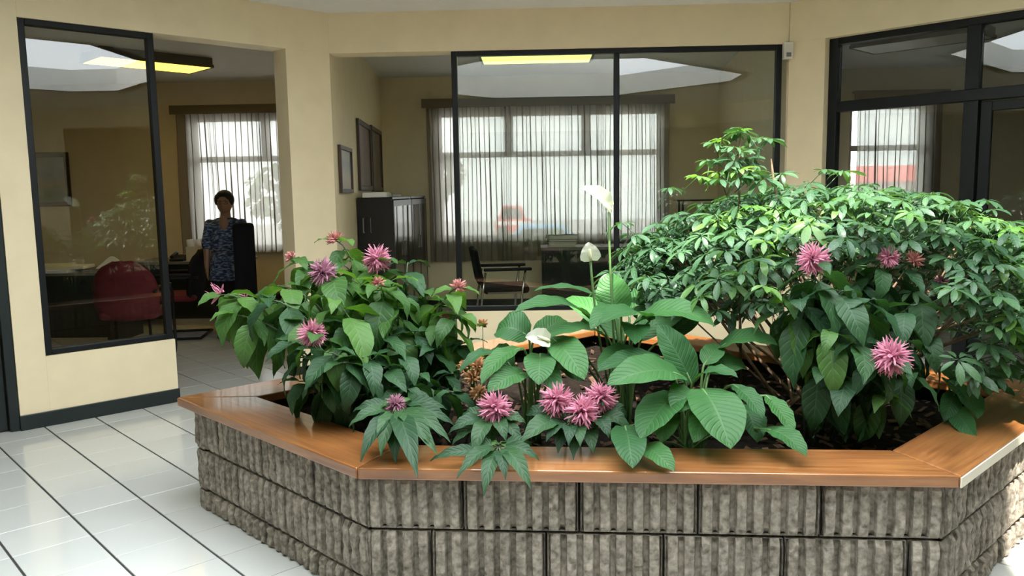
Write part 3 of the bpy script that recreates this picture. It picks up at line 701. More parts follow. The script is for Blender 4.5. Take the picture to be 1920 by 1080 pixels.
# peace lilies: every blade shaped on its own
def blade(plant, crown, b, t, wd, arch=.06, nrm=(0, -.45, .85), fold=.22, mt='pleaf', a=.55, bb=.72, name='leaf', pr=.005, nl=12, label=None):
    b = Vector(b); t = Vector(t); nrm = Vector(nrm).normalized(); ax = t - b; Ln = ax.length
    mid = (b + t) / 2 + (nrm - ax.normalized() * nrm.dot(ax.normalized())) * (arch * 2)
    pts = bez(b, mid, t, nl); tm_ = a / (a + bb); mxv = tm_ ** a * (1 - tm_) ** bb; P = []; nw = 3
    for i, p in enumerate(pts):
        q = i / nl; tg = (pts[min(i + 1, nl)] - pts[max(i - 1, 0)]).normalized(); sd = nrm.cross(tg).normalized(); up = tg.cross(sd)
        hw = wd / 2 * (max(q, .003) ** a * (1 - q) ** bb / mxv) if i < nl else .0008
        P.append([p + sd * (hw * j / nw) + up * (abs(hw * j / nw) * fold + .004 * math.sin(q * 22 + (j > 0) * 1.3) * abs(j) / nw) for j in range(-nw, nw + 1)])
    mb = MB(); mb.grid(P); o = mb.build(name, M[mt], plant, smooth=True, origin=b)
    if label: o['label'] = label
    if crown is not None:
        cr = Vector(crown); ctl = Vector(((cr.x * .6 + b.x * .4), (cr.y * .6 + b.y * .4), max(b.z, cr.z) * .95 + .02)); q = MB(); ps = bez(cr, ctl, b, 7); ps.append(pts[2])
        q.tube(ps, [pr * 1.3] * 3 + [pr] * 5 + [pr * .6], 5); q.build('petiole', M['stem'], o, smooth=True)
    return o
# front jacobinias: flower shoots plus leaves shaped one by one, hanging over the cap
def hang(plant, c_px, leaves, mt='jleaf_dark'):
    for bx, by, bY, tx, ty, tY, wd in leaves:
        b_ = at(bx, by, bY); t_ = at(tx, ty, tY); h_ = (t_ - b_); ar = .10 * h_.length + .012
        o_ = blade(plant, None, b_, t_, wd, ar, (h_.x * .8, -.55, .75), fold=.28, mt=mt, a=.66, bb=1.12, nl=10)
        q = MB(); q.tube([at(*c_px), b_], .0028, 4); q.build('petiole', M['jstem'], o_, smooth=True)
j1 = plant_root('jacobinia', tuple(at(742, 752, 3.05).xy) + (.41,), 'low jacobinia with one small fading flower drooping over the front left corner of the cap', 'plant', 'jacobinias')
shoot(j1, (at(742, 752, 3.05).x + .02, 3.1, .41), at(742, 760, 2.95), .09, 2, 'mauve', .038, 'jleaf', drop=0, gap=.015, a0=.5)
hang(j1, (745, 775, 2.95), ((738, 772, 2.93, 714, 856, 2.74, .070), (746, 778, 2.92, 783, 897, 2.585, .085), (752, 772, 2.93, 808, 836, 2.76, .075), (758, 768, 2.95, 845, 830, 2.80, .06), (762, 764, 2.98, 852, 798, 2.95, .055), (730, 768, 2.95, 654, 800, 2.85, .055),
  (734, 776, 2.93, 676, 866, 2.72, .065), (732, 762, 2.98, 662, 772, 2.95, .05), (756, 782, 2.92, 820, 854, 2.74, .065), (758, 758, 3.0, 838, 768, 3.0, .05), (742, 785, 2.94, 742, 870, 2.76, .07), (728, 780, 2.98, 690, 840, 2.88, .06), (745, 770, 3.0, 790, 800, 3.0, .06)))
j2 = plant_root('jacobinia', tuple(at(925, 755, 3.02).xy) + (.41,), 'low jacobinia with a single round pink flower at the middle of the front edge', 'plant', 'jacobinias')
xb = at(925, 755, 3.0).x
shoot(j2, (xb, 3.06, .41), at(928, 768, 2.92), .08, 2, 'pink', .062, 'jleaf_dark', drop=.2, gap=.02, a0=.3)
hang(j2, (926, 785, 2.93), ((908, 786, 2.92, 842, 812, 2.85, .06), (916, 788, 2.9, 886, 856, 2.76, .065), (905, 795, 2.93, 848, 834, 2.84, .055), (932, 788, 2.9, 949, 828, 2.80, .055), (940, 782, 2.93, 986, 794, 2.9, .05), (938, 788, 2.93, 980, 836, 2.84, .055), (910, 780, 2.96, 866, 780, 2.98, .05), (925, 795, 2.95, 915, 850, 2.84, .06)))
shoot(j2, (xb, 3.05, .41), at(935, 834, 2.78), .06, 2, None, 0, 'jleaf', drop=0, gap=.012, a0=.8)
hang(j2, (935, 838, 2.78), ((926, 840, 2.76, 856, 897, 2.585, .055), (930, 846, 2.75, 907, 930, 2.56, .06), (945, 842, 2.75, 996, 918, 2.57, .065), (938, 846, 2.74, 948, 900, 2.6, .05), (948, 836, 2.78, 1012, 864, 2.72, .05), (905, 850, 2.78, 806, 864, 2.74, .05), (946, 832, 2.8, 998, 836, 2.82, .045), (924, 834, 2.8, 876, 838, 2.84, .045)))
j3 = plant_root('jacobinia', tuple(at(1085, 765, 3.05).xy) + (.41,), 'low jacobinia with three pink flowers in a cluster above the front cap', 'plant', 'jacobinias')
xb = at(1085, 765, 3.05).x
for px, py, Y, a_ in ((1045, 752, 2.95, .4), (1092, 774, 2.9, 1.0), (1126, 748, 2.98, 1.6)):
    shoot(j3, (xb + R.uniform(-.04, .04), 3.08, .41), at(px, py, Y), .10, 2, 'pink', .060, 'jleaf_dark', drop=.4, gap=.022, a0=a_)
hang(j3, (1082, 790, 2.95), ((1045, 790, 2.92, 976, 832, 2.78, .085), (1055, 792, 2.92, 1024, 828, 2.80, .06), (1070, 796, 2.9, 1066, 836, 2.78, .055), (1085, 798, 2.9, 1088, 838, 2.78, .055), (1122, 786, 2.92, 1142, 822, 2.82, .06), (1128, 778, 2.95, 1182, 806, 2.88, .065), (1060, 800, 2.95, 1046, 850, 2.82, .07), (1100, 800, 2.95, 1112, 850, 2.82, .07), (1030, 775, 2.98, 985, 780, 3.0, .06), (1140, 765, 3.0, 1175, 780, 3.0, .055), (1078, 805, 2.95, 1075, 862, 2.8, .06)))
CAMN = (0, -.8, .6)
l1 = plant_root('peace_lily', tuple(at(1165, 690, 3.5).xy) + (.41,), 'tall peace lily with two raised white blooms at the middle of the planter', 'plant', 'peace lilies')
c1 = Vector(l1.location)
for b, t, wd, ar, nr in (
 ((1163, 592, 3.5), (1140, 512, 3.55), .155, .02, (-.3, -.9, .3)), ((1146, 579, 3.45), (1002, 545, 3.35), .085, .05, (0, -.15, 1)), ((1110, 600, 3.4), (965, 585, 3.15), .13, .06, (0, -.3, 1)),
 ((1165, 583, 3.4), (1107, 618, 3.15), .11, .04, (0, -.5, .9)), ((1190, 606, 3.4), (1342, 612, 3.25), .16, .07, (.1, -.4, .9)), ((1218, 602, 3.4), (1128, 606, 3.05), .13, .05, (0, -.35, .9)),
 ((1135, 630, 3.35), (1027, 634, 3.15), .10, .04, (0, -.3, 1)), ((1035, 634, 3.25), (1096, 712, 3.02), .14, .03, (.2, -.85, .55)), ((1050, 668, 3.25), (1089, 716, 3.1), .10, .02, (.1, -.8, .5)),
 ((1180, 590, 3.6), (1230, 530, 3.8), .12, .03, (.2, -.8, .5)), ((1170, 640, 3.5), (1060, 560, 3.8), .12, .05, (-.2, -.5, .8)), ((1190, 640, 3.45), (1290, 580, 3.6), .13, .05, (.2, -.5, .8)), ((1190, 610, 3.4), (1190, 645, 3.1), .12, .03, (0, -.7, .7)),
 ((1200, 660, 3.35), (1120, 690, 3.1), .12, .03, (-.1, -.6, .7)), ((1240, 640, 3.5), (1310, 590, 3.7), .10, .03, (.2, -.6, .6)), ((1155, 600, 3.6), (1080, 620, 3.7), .10, .04, (-.2, -.5, .8))):
    blade(l1, c1 + Vector((R.uniform(-.05, .05), R.uniform(-.04, .04), 0)), at(*b), at(*t), wd, ar, nr)
def spathe(plant, crown, b, t, wd, cup, nr, label):
    b = Vector(b); t = Vector(t); cr = Vector(crown); q = MB(); q.tube(bez(cr, Vector((b.x * .8 + cr.x * .2, b.y * .8 + cr.y * .2, (b.z + cr.z) / 2)), b, 8), .0052, 5); st = q.build('flower_stalk', M['stem'], plant, smooth=True)
    blade(st, None, b, t, wd, .015, nr, fold=cup, mt='spathe', a=.5, bb=.8, name='spathe', label=label)
    n_ = Vector(nr).normalized(); p = b + n_ * .012; d = (t - b).normalized(); q = MB(); q.tube([p, p + (d * .6 + n_ * .4) * .02, p + (d + n_ * .35) * .05], [.006, .007, .004], 6); q.build('spadix', M['spadix'], st, smooth=True)
spathe(l1, c1, at(1141, 398, 3.45), at(1088, 352, 3.35), .085, .9, (.55, -.55, .35), 'tall white curled spathe')
spathe(l1, c1, at(1107, 488, 3.35), at(1103, 454, 3.32), .085, .35, (0, -1, .1), 'round white spathe')
l2 = plant_root('peace_lily', tuple(at(1000, 690, 3.35).xy) + (.41,), 'peace lily with one half hidden white bloom left of the tallest lily', 'plant', 'peace lilies')
c2 = Vector(l2.location)
for b, t, wd, ar, nr in (
 ((992, 632, 3.3), (930, 622, 3.35), .17, .04, (0, -.6, .75)), ((978, 653, 3.2), (903, 720, 2.98), .10, .04, (-.4, -.7, .7)), ((936, 664, 3.2), (862, 698, 3.05), .06, .04, (0, -.3, 1)),
 ((1013, 664, 3.15), (1010, 722, 2.98), .125, .02, (0, -.9, .5)), ((985, 700, 3.1), (914, 736, 2.95), .10, .03, (-.1, -.7, .7)), ((1000, 640, 3.35), (1060, 600, 3.5), .10, .03, (.1, -.6, .7)),
 ((1000, 680, 3.2), (1050, 740, 3.0), .10, .03, (.2, -.7, .6)), ((960, 690, 3.2), (930, 650, 3.3), .09, .03, (-.2, -.7, .6)), ((1020, 700, 3.2), (1090, 690, 3.1), .09, .03, (.2, -.5, .8))):
    blade(l2, c2 + Vector((R.uniform(-.04, .04), R.uniform(-.03, .03), 0)), at(*b), at(*t), wd, ar, nr)
spathe(l2, c2, at(1030, 642, 3.15), at(985, 632, 3.12), .08, .5, (0, -.8, .6), 'low white spathe')
l3 = plant_root('peace_lily', tuple(at(1296, 740, 3.15).xy) + (.41,), 'broad leaved peace lily without blooms at the front, right of the pink cluster', 'plant', 'peace lilies')
c3 = Vector(l3.location)
for b, t, wd, ar, nr in (
 ((1296, 718, 3.1), (1233, 608, 3.15), .135, .02, (.25, -.9, .35)), ((1280, 706, 3.05), (1138, 722, 2.82), .16, .05, (0, -.5, .8)), ((1272, 738, 3.0), (1201, 824, 2.76), .16, .03, (-.45, -.7, .55)),
 ((1318, 730, 3.0), (1370, 842, 2.72), .20, .03, (.1, -.85, .55)), ((1300, 735, 3.02), (1262, 775, 2.86), .13, .03, (0, -.6, .75)), ((1303, 714, 3.1), (1384, 708, 2.95), .08, .04, (0, -.35, 1)),
 ((1375, 722, 3.0), (1430, 785, 2.84), .09, .02, (.3, -.7, .5)), ((1437, 742, 2.98), (1487, 812, 2.84), .085, .015, (.35, -.85, .3)), ((1432, 805, 2.9), (1512, 856, 2.7), .10, .03, (.1, -.5, .85)),
 ((1172, 800, 2.88), (1186, 878, 2.64), .125, .025, (0, -.85, .6)), ((1204, 836, 2.82), (1264, 884, 2.63), .09, .025, (.1, -.75, .6)), ((1345, 655, 3.3), (1460, 648, 3.2), .12, .05, (.1, -.4, .9)),
 ((1320, 684, 3.2), (1352, 648, 3.3), .09, .02, (-.4, -.8, .3)), ((1249, 680, 3.2), (1120, 696, 3.05), .11, .04, (0, -.4, .9)), ((1390, 760, 3.05), (1420, 830, 2.9), .11, .03, (.2, -.8, .5)), ((1330, 760, 3.0), (1300, 830, 2.8), .11, .03, (-.1, -.8, .5)),
 ((1250, 770, 3.0), (1240, 830, 2.85), .11, .03, (-.1, -.8, .5)), ((1330, 700, 3.25), (1400, 690, 3.3), .10, .04, (.1, -.5, .8))):
    blade(l3, c3 + Vector((R.uniform(-.04, .04), R.uniform(-.03, .03), 0)), at(*b), at(*t), wd, ar, nr)
l4 = plant_root('peace_lily', tuple(at(1795, 760, 3.45).xy) + (.41,), 'small peace lily leaning over the sunlit right corner of the cap', 'plant', 'peace lilies')
c4 = Vector(l4.location)
for b, t, wd, ar, nr in (
 ((1776, 712, 3.35), (1833, 785, 3.1), .14, .02, (.25, -.75, .65)), ((1788, 765, 3.25), (1830, 822, 3.05), .085, .02, (-.5, -.8, .3)), ((1822, 718, 3.4), (1905, 746, 3.3), .07, .03, (0, -.4, .9)),
 ((1830, 713, 3.5), (1935, 716, 3.4), .08, .04, (.1, -.5, .85)), ((1800, 720, 3.5), (1760, 690, 3.6), .08, .03, (-.2, -.5, .8)), ((1790, 735, 3.3), (1770, 790, 3.2), .08, .02, (-.3, -.8, .4))):
    blade(l4, c4 + Vector((R.uniform(-.03, .03), R.uniform(-.03, .03), 0)), at(*b), at(*t), wd, ar, nr)

# umbrella tree: palmate leaves on a wide mound
def whorl_geo(mb, seed, n, L_, T=None):
    rr = random.Random(seed)
    for k in range(n):
        a_ = math.tau * (k + rr.uniform(-.15, .15)) / n; el = rr.uniform(-.35, .10); ln = L_ * rr.uniform(.8, 1.1) * (.8 + .2 * math.cos(a_))
        Tm = Matrix.Rotation(a_, 4, 'Z') @ Matrix.Rotation(-el, 4, 'Y') @ Matrix.Rotation(rr.uniform(-.3, .3), 4, 'X')
        if T: Tm = T @ Tm
        leaf_geo(mb, ln, ln * .33, .85, .72, rr.uniform(.3, .9), .25, 5, 1, T=Tm @ Matrix.Translation((.012, 0, 0)))
    pet_tube(mb, (0, 0, .002), (-.09, 0, -.10), .0022, T)
WH = [MB() for _ in range(4)]
for s_, mb in enumerate(WH): whorl_geo(mb, s_ + 11, 7 + s_ % 3, .102)
WHM = {k: [mb.mesh('leaf', M[k], smooth=True) for mb in WH] for k in ('sleaf', 'sleaf_new')}
sch = plant_root('umbrella_tree', (1.42, 3.95, .41), 'large bushy dwarf umbrella tree with whorled leaflets filling the right side of the planter', 'plant')
SC0 = Vector((1.50, 3.95, .92)); SRX, SRY, SRZ = 1.22, .95, .62
def top_at(px):
    prof = ((1120, 480), (1160, 425), (1210, 400), (1260, 352), (1330, 322), (1450, 318), (1560, 322), (1650, 338), (1760, 352), (1850, 380), (1925, 425), (2000, 480), (2100, 560))
    for (a_, b_), (c_, d_) in zip(prof[:-1], prof[1:]):
        if a_ <= px < c_: return b_ + (d_ - b_) * (px - a_) / (c_ - a_)
    return 600
cands = []
tries = 0
while len(cands) < 1350 and tries < 40000:
    tries += 1
    th = math.acos(R.uniform(-.35, 1)); ph = R.uniform(0, math.tau); rs = R.uniform(.62, 1.0) if R.random() < .35 else R.uniform(.86, 1.0)
    n_ = Vector((math.sin(th) * math.cos(ph), math.sin(th) * math.sin(ph), math.cos(th)))
    p = SC0 + Vector((n_.x * SRX, n_.y * SRY, n_.z * SRZ)) * rs
    q = project(p)
    if q is None or q[1] < top_at(q[0]) + R.uniform(4, 16) or q[1] > 720: continue
    if q[0] < 1480 and q[1] > 560 + (q[0] - 1130) * .1: continue
    if p.y < 3.25 and 1440 < q[0] < 1790: continue
    if p.y < 3.05: continue
    cands.append((p, n_, q))
for px, py, Y in ((1388, 243, 3.8), (1352, 262, 3.82), (1425, 258, 3.8), (1376, 275, 3.75), (1400, 296, 3.8), (1360, 300, 3.8), (1420, 310, 3.75), (1385, 318, 3.7), (1345, 322, 3.75), (1545, 318, 3.9), (1580, 320, 3.9), (1850, 375, 3.7), (1905, 425, 3.5), (1900, 455, 3.5), (1165, 418, 3.7), (1185, 440, 3.7), (1255, 352, 3.8), (1375, 250, 3.82), (1400, 246, 3.78), (1340, 268, 3.8), (1440, 262, 3.8), (1365, 282, 3.78), (1410, 275, 3.8), (1390, 285, 3.72), (1330, 300, 3.8), (1405, 322, 3.7), (1378, 300, 3.72), (1398, 305, 3.76), (1368, 315, 3.7), (1418, 325, 3.72), (1350, 335, 3.7), (1385, 334, 3.65), (1430, 335, 3.7), (1310, 330, 3.75), (1465, 325, 3.75)):
    cands.append((at(px, py, Y), Vector((R.uniform(-.3, .3), R.uniform(-.4, 0), 1)).normalized(), (px, py, 0)))
cands.sort(key=lambda c_: c_[0].y * 1.0 - c_[0].z * .8)
rest = MB()
for k, (p, n_, q) in enumerate(cands):
    up = (Vector((n_.x * .35, n_.y * .35, .85 + .15 * n_.z)) + Vector((R.uniform(-.3, .3), R.uniform(-.3, .3), 0))).normalized(); az = R.uniform(0, math.tau)
    x_ = Vector((n_.x + .4 * math.cos(az), n_.y + .4 * math.sin(az), -.1)); x_ = x_ - up * x_.dot(up); sc_ = R.uniform(.75, 1.15) * (.85 if q[1] < 320 else 1)
    Mx = frame_mat(p, x_, up, sc_)
    if k < 300 or q[1] < 330: inst('leaf', R.choice(WHM['sleaf_new' if R.random() < .13 else 'sleaf']), sch, Mx)
    else: whorl_geo(rest, k, 7, .10, Mx)
tag(rest.build('foliage', M['sleaf'], sch, smooth=True), kind='stuff')
for k in range(26):
    p = cands[R.randrange(len(cands))][0]; b_ = Vector((1.42 + R.uniform(-.22, .22), 3.95 + R.uniform(-.15, .15), .41)); tip = SC0.lerp(p, .88)
    ctl = Vector((b_.x * .6 + tip.x * .4, b_.y * .6 + tip.y * .4, .62 + R.uniform(-.05, .15))); mb = MB(); r0 = R.uniform(.007, .014)
    mb.tube(bez(b_, ctl, tip, 8), [r0 * (1 - .06 * i) for i in range(9)], 5); mb.build('branch', M['bark'], sch, smooth=True)
mb = MB(); mb.tube([(1.0, 3.9, .42), at(1385, 420, 3.8), at(1388, 250, 3.8)], [.008, .006, .003], 5); mb.build('branch', M['bark'], sch, smooth=True)

# ------------------------------------------------------------------ curtains
def curtain(x0, x1, z0, z1, y, fold, label, seed, heading=True):
    rr = random.Random(seed); root = empty('curtain', ((x0 + x1) / 2, y, z0)); tag(root, label, 'curtain', 'sheer curtains on the back wall windows')
    n = int((x1 - x0) / fold); mb = MB(); P = []; ws = [rr.uniform(.5, 1.6) for _ in range(n)]; tot = sum(ws); x = x0; xs_ = []
    for wv in ws: xs_.append((x, wv / tot * (x1 - x0))); x += wv / tot * (x1 - x0)
    for (xa, dx), am in zip(xs_, [rr.uniform(.5, 1.3) for _ in range(n)]):
        for i in range(12):
            t = i / 12; ph = t * math.tau; col_ = []
            for j in range(7):
                h = j / 6; A = (.024 + .016 * (1 - h)) * am; om = .30 * dx * (1.15 - .3 * h)
                col_.append(Vector((xa + dx * t - om * math.sin(2 * ph) * .5 + .006 * math.sin(h * 5 + xa * 9), y - A * math.cos(ph) + .004 * math.sin(h * 7 + xa * 5), z0 + (z1 - z0) * h)))
            P.append(col_)
    mb.grid(P); mb.build('drape', M['sheer'], root, smooth=True)
    if heading:
        q = MB(); q.box((x0 - .06, y - .075, z1 - .06), (x1 + .06, y - .055, z1 + .05)); q.box((x0 - .06, y - .06, z1 + .03), (x1 + .06, y + .04, z1 + .05)); q.build('pelmet', M['heading'], root)
    q = MB(); q.tube([(x0 - .04, y, z1 - .005), (x1 + .04, y, z1 - .005)], .010, 6); q.build('rail', M['goldframe'], root)
curtain(-1.36, 1.70, .61, 2.62, 10.40, .105, 'wide sheer grey curtain behind the central glass wall', 1)
curtain(-4.58, -2.45, .76, 2.60, 10.40, .13, 'sheer curtain behind the standing woman', 2)
curtain(4.04, 5.08, .61, 2.62, 10.40, .105, 'narrow sheer curtain seen through the glazed door on the right', 3)
# ------------------------------------------------------------------ ceiling lamps
def lamp(cx, cy, ang, lx, ly, mt, label):
    T = Matrix.Translation((cx, cy, 0)) @ Matrix.Rotation(ang, 4, 'Z'); root = empty('ceiling_lamp', (cx, cy, 2.86)); tag(root, label, 'lamp', 'fluorescent ceiling lamps')
    m_ = MB(T); hx, hy = lx / 2, ly / 2
    m_.box((-hx, -hy, 2.875), (hx, hy, 2.958)); m_.build('housing', M['housing'], root, bevel=.004)
    for s_ in (-1, 1):
        m_ = MB(T); m_.box((-hx, s_ * hy - .012, 2.855), (hx, s_ * hy + .012, 2.885)); m_.build('side_rail', M['housing'], root)
        m_ = MB(T); m_.box((s_ * hx - .012, -hy, 2.855), (s_ * hx + .012, hy, 2.885)); m_.build('end_rail', M['housing'], root)
    m_ = MB(T); m_.box((-hx + .014, -hy + .014, 2.858), (hx - .014, hy - .014, 2.874)); m_.build('diffuser', M[mt], root)
lamp(-4.0, 8.49, math.radians(47), 1.13, .56, 'tube_warm', 'lit warm yellow fluorescent ceiling lamp in the left office')
lamp(.03, 8.60, 0, 1.15, .60, 'tube_green', 'lit greenish fluorescent ceiling lamp behind the central glass wall')
lamp(3.75, 8.15, math.radians(-45), 1.13, .56, 'tube_off', 'unlit fluorescent ceiling lamp behind the glazed door')
# ------------------------------------------------------------------ pictures
def picture(o, d, l0, l1, z0, z1, mt, label, fw=.045, mat_w=0.0):
    o = Vector(o); d = Vector(d).normalized(); n = Vector((d.y, -d.x, 0)); root = empty('picture', o + d * ((l0 + l1) / 2) + Vector((0, 0, z0))); tag(root, label, 'picture')
    for n_, a_, b_, c_, e_ in (('frame_stile', l0, l0 + fw, z0, z1), ('frame_stile', l1 - fw, l1, z0, z1), ('frame_rail', l0 + fw, l1 - fw, z1 - fw, z1), ('frame_rail', l0 + fw, l1 - fw, z0, z0 + fw)):
        m_ = MB(); m_.obox(o, d, a_, b_, .002, .03, c_, e_); m_.build(n_, M['goldframe'], root, bevel=.004)
    m_ = MB(); t = .012; pts = [o + d * l + n * t + Vector((0, 0, z)) for l, z in ((l0 + fw, z0 + fw), (l1 - fw, z0 + fw), (l1 - fw, z1 - fw), (l0 + fw, z1 - fw))]
    back = [p - n * .008 for p in pts]; m_.add(pts + back, [(0, 1, 2, 3), (7, 6, 5, 4)], [[(0, 0), (1, 0), (1, 1), (0, 1)], [(0, 0)] * 4]); m_.build('canvas', M[mt], root)
dP = (PBk - PA).normalized()
picture((0, YB, 0), (1, 0, 0), -6.68, -6.08, 1.40, 2.10, 'landscape', 'landscape painting in a dark frame seen through the left window', .06)
picture(PA, dP, .22, .90, 1.51, 1.92, 'print', 'small pale print in a thin frame beside the cream pillar', .035)
picture(PA, dP, 1.42, 2.42, 1.535, 2.25, 'figures', 'large brown painting above the black cabinets, nearer of the pair', .05)
picture(PA, dP, 2.50, 3.52, 1.525, 2.27, 'figures2', 'large dark painting above the black cabinets, farther of the pair', .05)
# ------------------------------------------------------------------ black cabinets along the partition
def cabinet(y0, y1, label, end_handle=False):
    x0, x1, zt = -1.82, -1.41, 1.44
    xa = max(PA.x + (PBk.x - PA.x) * (y1 - PA.y) / (PBk.y - PA.y), PA.x + (PBk.x - PA.x) * (y0 - PA.y) / (PBk.y - PA.y)) + .012
    root = empty('cabinet', ((xa + x1) / 2, (y0 + y1) / 2, 0)); tag(root, label, 'cabinet', 'black glass front cabinets')
    b = MB(); b.box((xa, y0, .06), (x1, y0 + .022, zt)); b.build('side_panel', M['steel'], root); b = MB(); b.box((xa, y1 - .022, .06), (x1, y1, zt)); b.build('side_panel', M['steel'], root)
    b = MB(); b.box((xa, y0, zt), (x1 + .01, y1, zt + .022)); b.build('top', M['steel'], root, bevel=.003)
    b = MB(); b.box((xa, y0 + .022, .06), (xa + .015, y1 - .022, zt)); b.build('back_panel', M['steel'], root)
    b = MB(); b.box((xa + .02, y0 + .02, 0), (x1 - .03, y1 - .02, .06)); b.build('plinth', M['steel'], root)
    for z in (.06, .50, .95):
        b = MB(); b.box((xa + .015, y0 + .022, z), (x1 - .02, y1 - .022, z + .02)); b.build('shelf', M['steel'], root)
    ym = (y0 + y1) / 2
    for a_, c_ in ((y0 + .004, ym - .002), (ym + .002, y1 - .004)):
        d_ = MB(); f = .045
        d_.box((x1, a_, .07), (x1 + .02, a_ + f, zt - .01)); d_.box((x1, c_ - f, .07), (x1 + .02, c_, zt - .01)); d_.box((x1, a_ + f, zt - .07), (x1 + .02, c_ - f, zt - .01)); d_.box((x1, a_ + f, .07), (x1 + .02, c_ - f, .13))
        dr_ = d_.build('door', M['steel'], root)
        g_ = MB(); g_.box((x1 + .010, a_ + f - .004, .126), (x1 + .019, c_ - f + .004, zt - .066)); g_.build('pane', M['cabglass'], dr_)
        yk = c_ - .03 if a_ < ym - .1 and c_ < ym else a_ + .03
        k_ = MB(); k_.box((x1 + .02, yk - .008, .85), (x1 + .04, yk + .008, 1.0)); k_.build('handle', M['chrome'], dr_)
    if end_handle:
        k_ = MB(); k_.tube([(xa + .06, y0 - .001, 1.12), (xa + .06, y0 - .03, 1.12), (xa + .06, y0 - .03, 1.26), (xa + .06, y0 - .001, 1.26)], .008, 6); k_.tube([(xa + .13, y0 - .001, 1.12), (xa + .13, y0 - .02, 1.12), (xa + .13, y0 - .02, 1.26), (xa + .13, y0 - .001, 1.26)], .004, 5); k_.build('handle', M['desktop'], root)
cabinet(7.92, 9.08, 'black cabinet with glass doors standing nearest the opening', True)
cabinet(9.11, 10.30, 'black cabinet with glass doors next to the curtain end')
def slab(name, cx, cy, z, lx, ly, h, ang, mt, label, cat, group=None):
    T = Matrix.Translation((cx, cy, z)) @ Matrix.Rotation(ang, 4, 'Z'); m_ = MB(T); m_.box((-lx / 2, -ly / 2, 0), (lx / 2, ly / 2, h)); return tag(m_.build(name, M[mt], bevel=min(.002, h * .3)), label, cat, group)
def book(cx, cy, z, lx, ly, h, ang, mt, label, cat='book', group=None, name='book'):
    """cover boards around a block of pages"""
    T = Matrix.Translation((cx, cy, z)) @ Matrix.Rotation(ang, 4, 'Z'); root = empty(name, (cx, cy, z)); tag(root, label, cat, group)
    m_ = MB(T); t = min(.003, h * .15); m_.box((-lx / 2, -ly / 2, 0), (lx / 2, ly / 2, t)); m_.box((-lx / 2, -ly / 2, h - t), (lx / 2, ly / 2, h)); m_.box((-lx / 2, ly / 2 - t, t), (lx / 2, ly / 2, h - t)); m_.build('cover', M[mt], root)
    m_ = MB(T); m_.box((-lx / 2 + .005, -ly / 2 + .005, t), (lx / 2 - .005, ly / 2 - t, h - t)); m_.build('pages', M['paper'], root)
book(-1.62, 8.35, 1.462, .26, .33, .045, .1, 'folder', 'dark binder lying on the nearest black cabinet')
slab('paper_stack', -1.58, 8.02, 1.462, .24, .18, .05, .05, 'paper', 'white stack of paper on the front of the nearest cabinet', 'paper')
book(-1.56, 8.75, 1.462, .22, .3, .03, .2, 'desktop', 'grey book lying on the nearest cabinet behind the binder')
# ------------------------------------------------------------------ centre office: desk, chair, piles
root = empty('desk', (.85, 9.98, 0)); tag(root, 'dark desk below the wide curtain in the central office', 'desk')
for nm, a_, b_, mt in (('desktop', (.06, 9.70, .785), (1.75, 10.30, .82), 'desktop'), ('modesty_panel', (.10, 9.72, .06), (1.71, 9.74, .785), 'desk'), ('side_panel', (.07, 9.72, 0), (.10, 10.28, .785), 'desk'), ('side_panel', (1.71, 9.72, 0), (1.74, 10.28, .785), 'desk'), ('plinth', (.10, 9.75, 0), (1.71, 9.78, .06), 'desk')):
    m_ = MB(); m_.box(a_, b_); m_.build(nm, M[mt], root, bevel=.003)
zz = .82
for k, (mt, h, lx, lab) in enumerate((('manila', .022, .34, 'manila folder at the bottom of the desk pile'), ('paper', .025, .33, 'white paper wad in the desk pile above the manila folder'), ('folder', .02, .35, 'thin dark folder in the desk pile above the white paper'), ('desktop', .025, .34, 'grey file in the desk pile below the topmost binder'), ('folder', .05, .36, 'thick dark binder on top of the desk pile'))):
    if mt in ('paper',): slab('paper_stack', .32, 9.93, zz, lx, .26, h, .04 * k, mt, lab, 'paper', 'files piled on the dark desk')
    else: book(.32, 9.93, zz, lx, .26, h, .05 * k - .08, mt, lab, 'folder', 'files piled on the dark desk', 'folder')
    zz += h
slab('paper_sheet', .62, 9.9, .82, .3, .21, .004, .3, 'paper', 'loose white sheet right of the desk pile', 'paper')
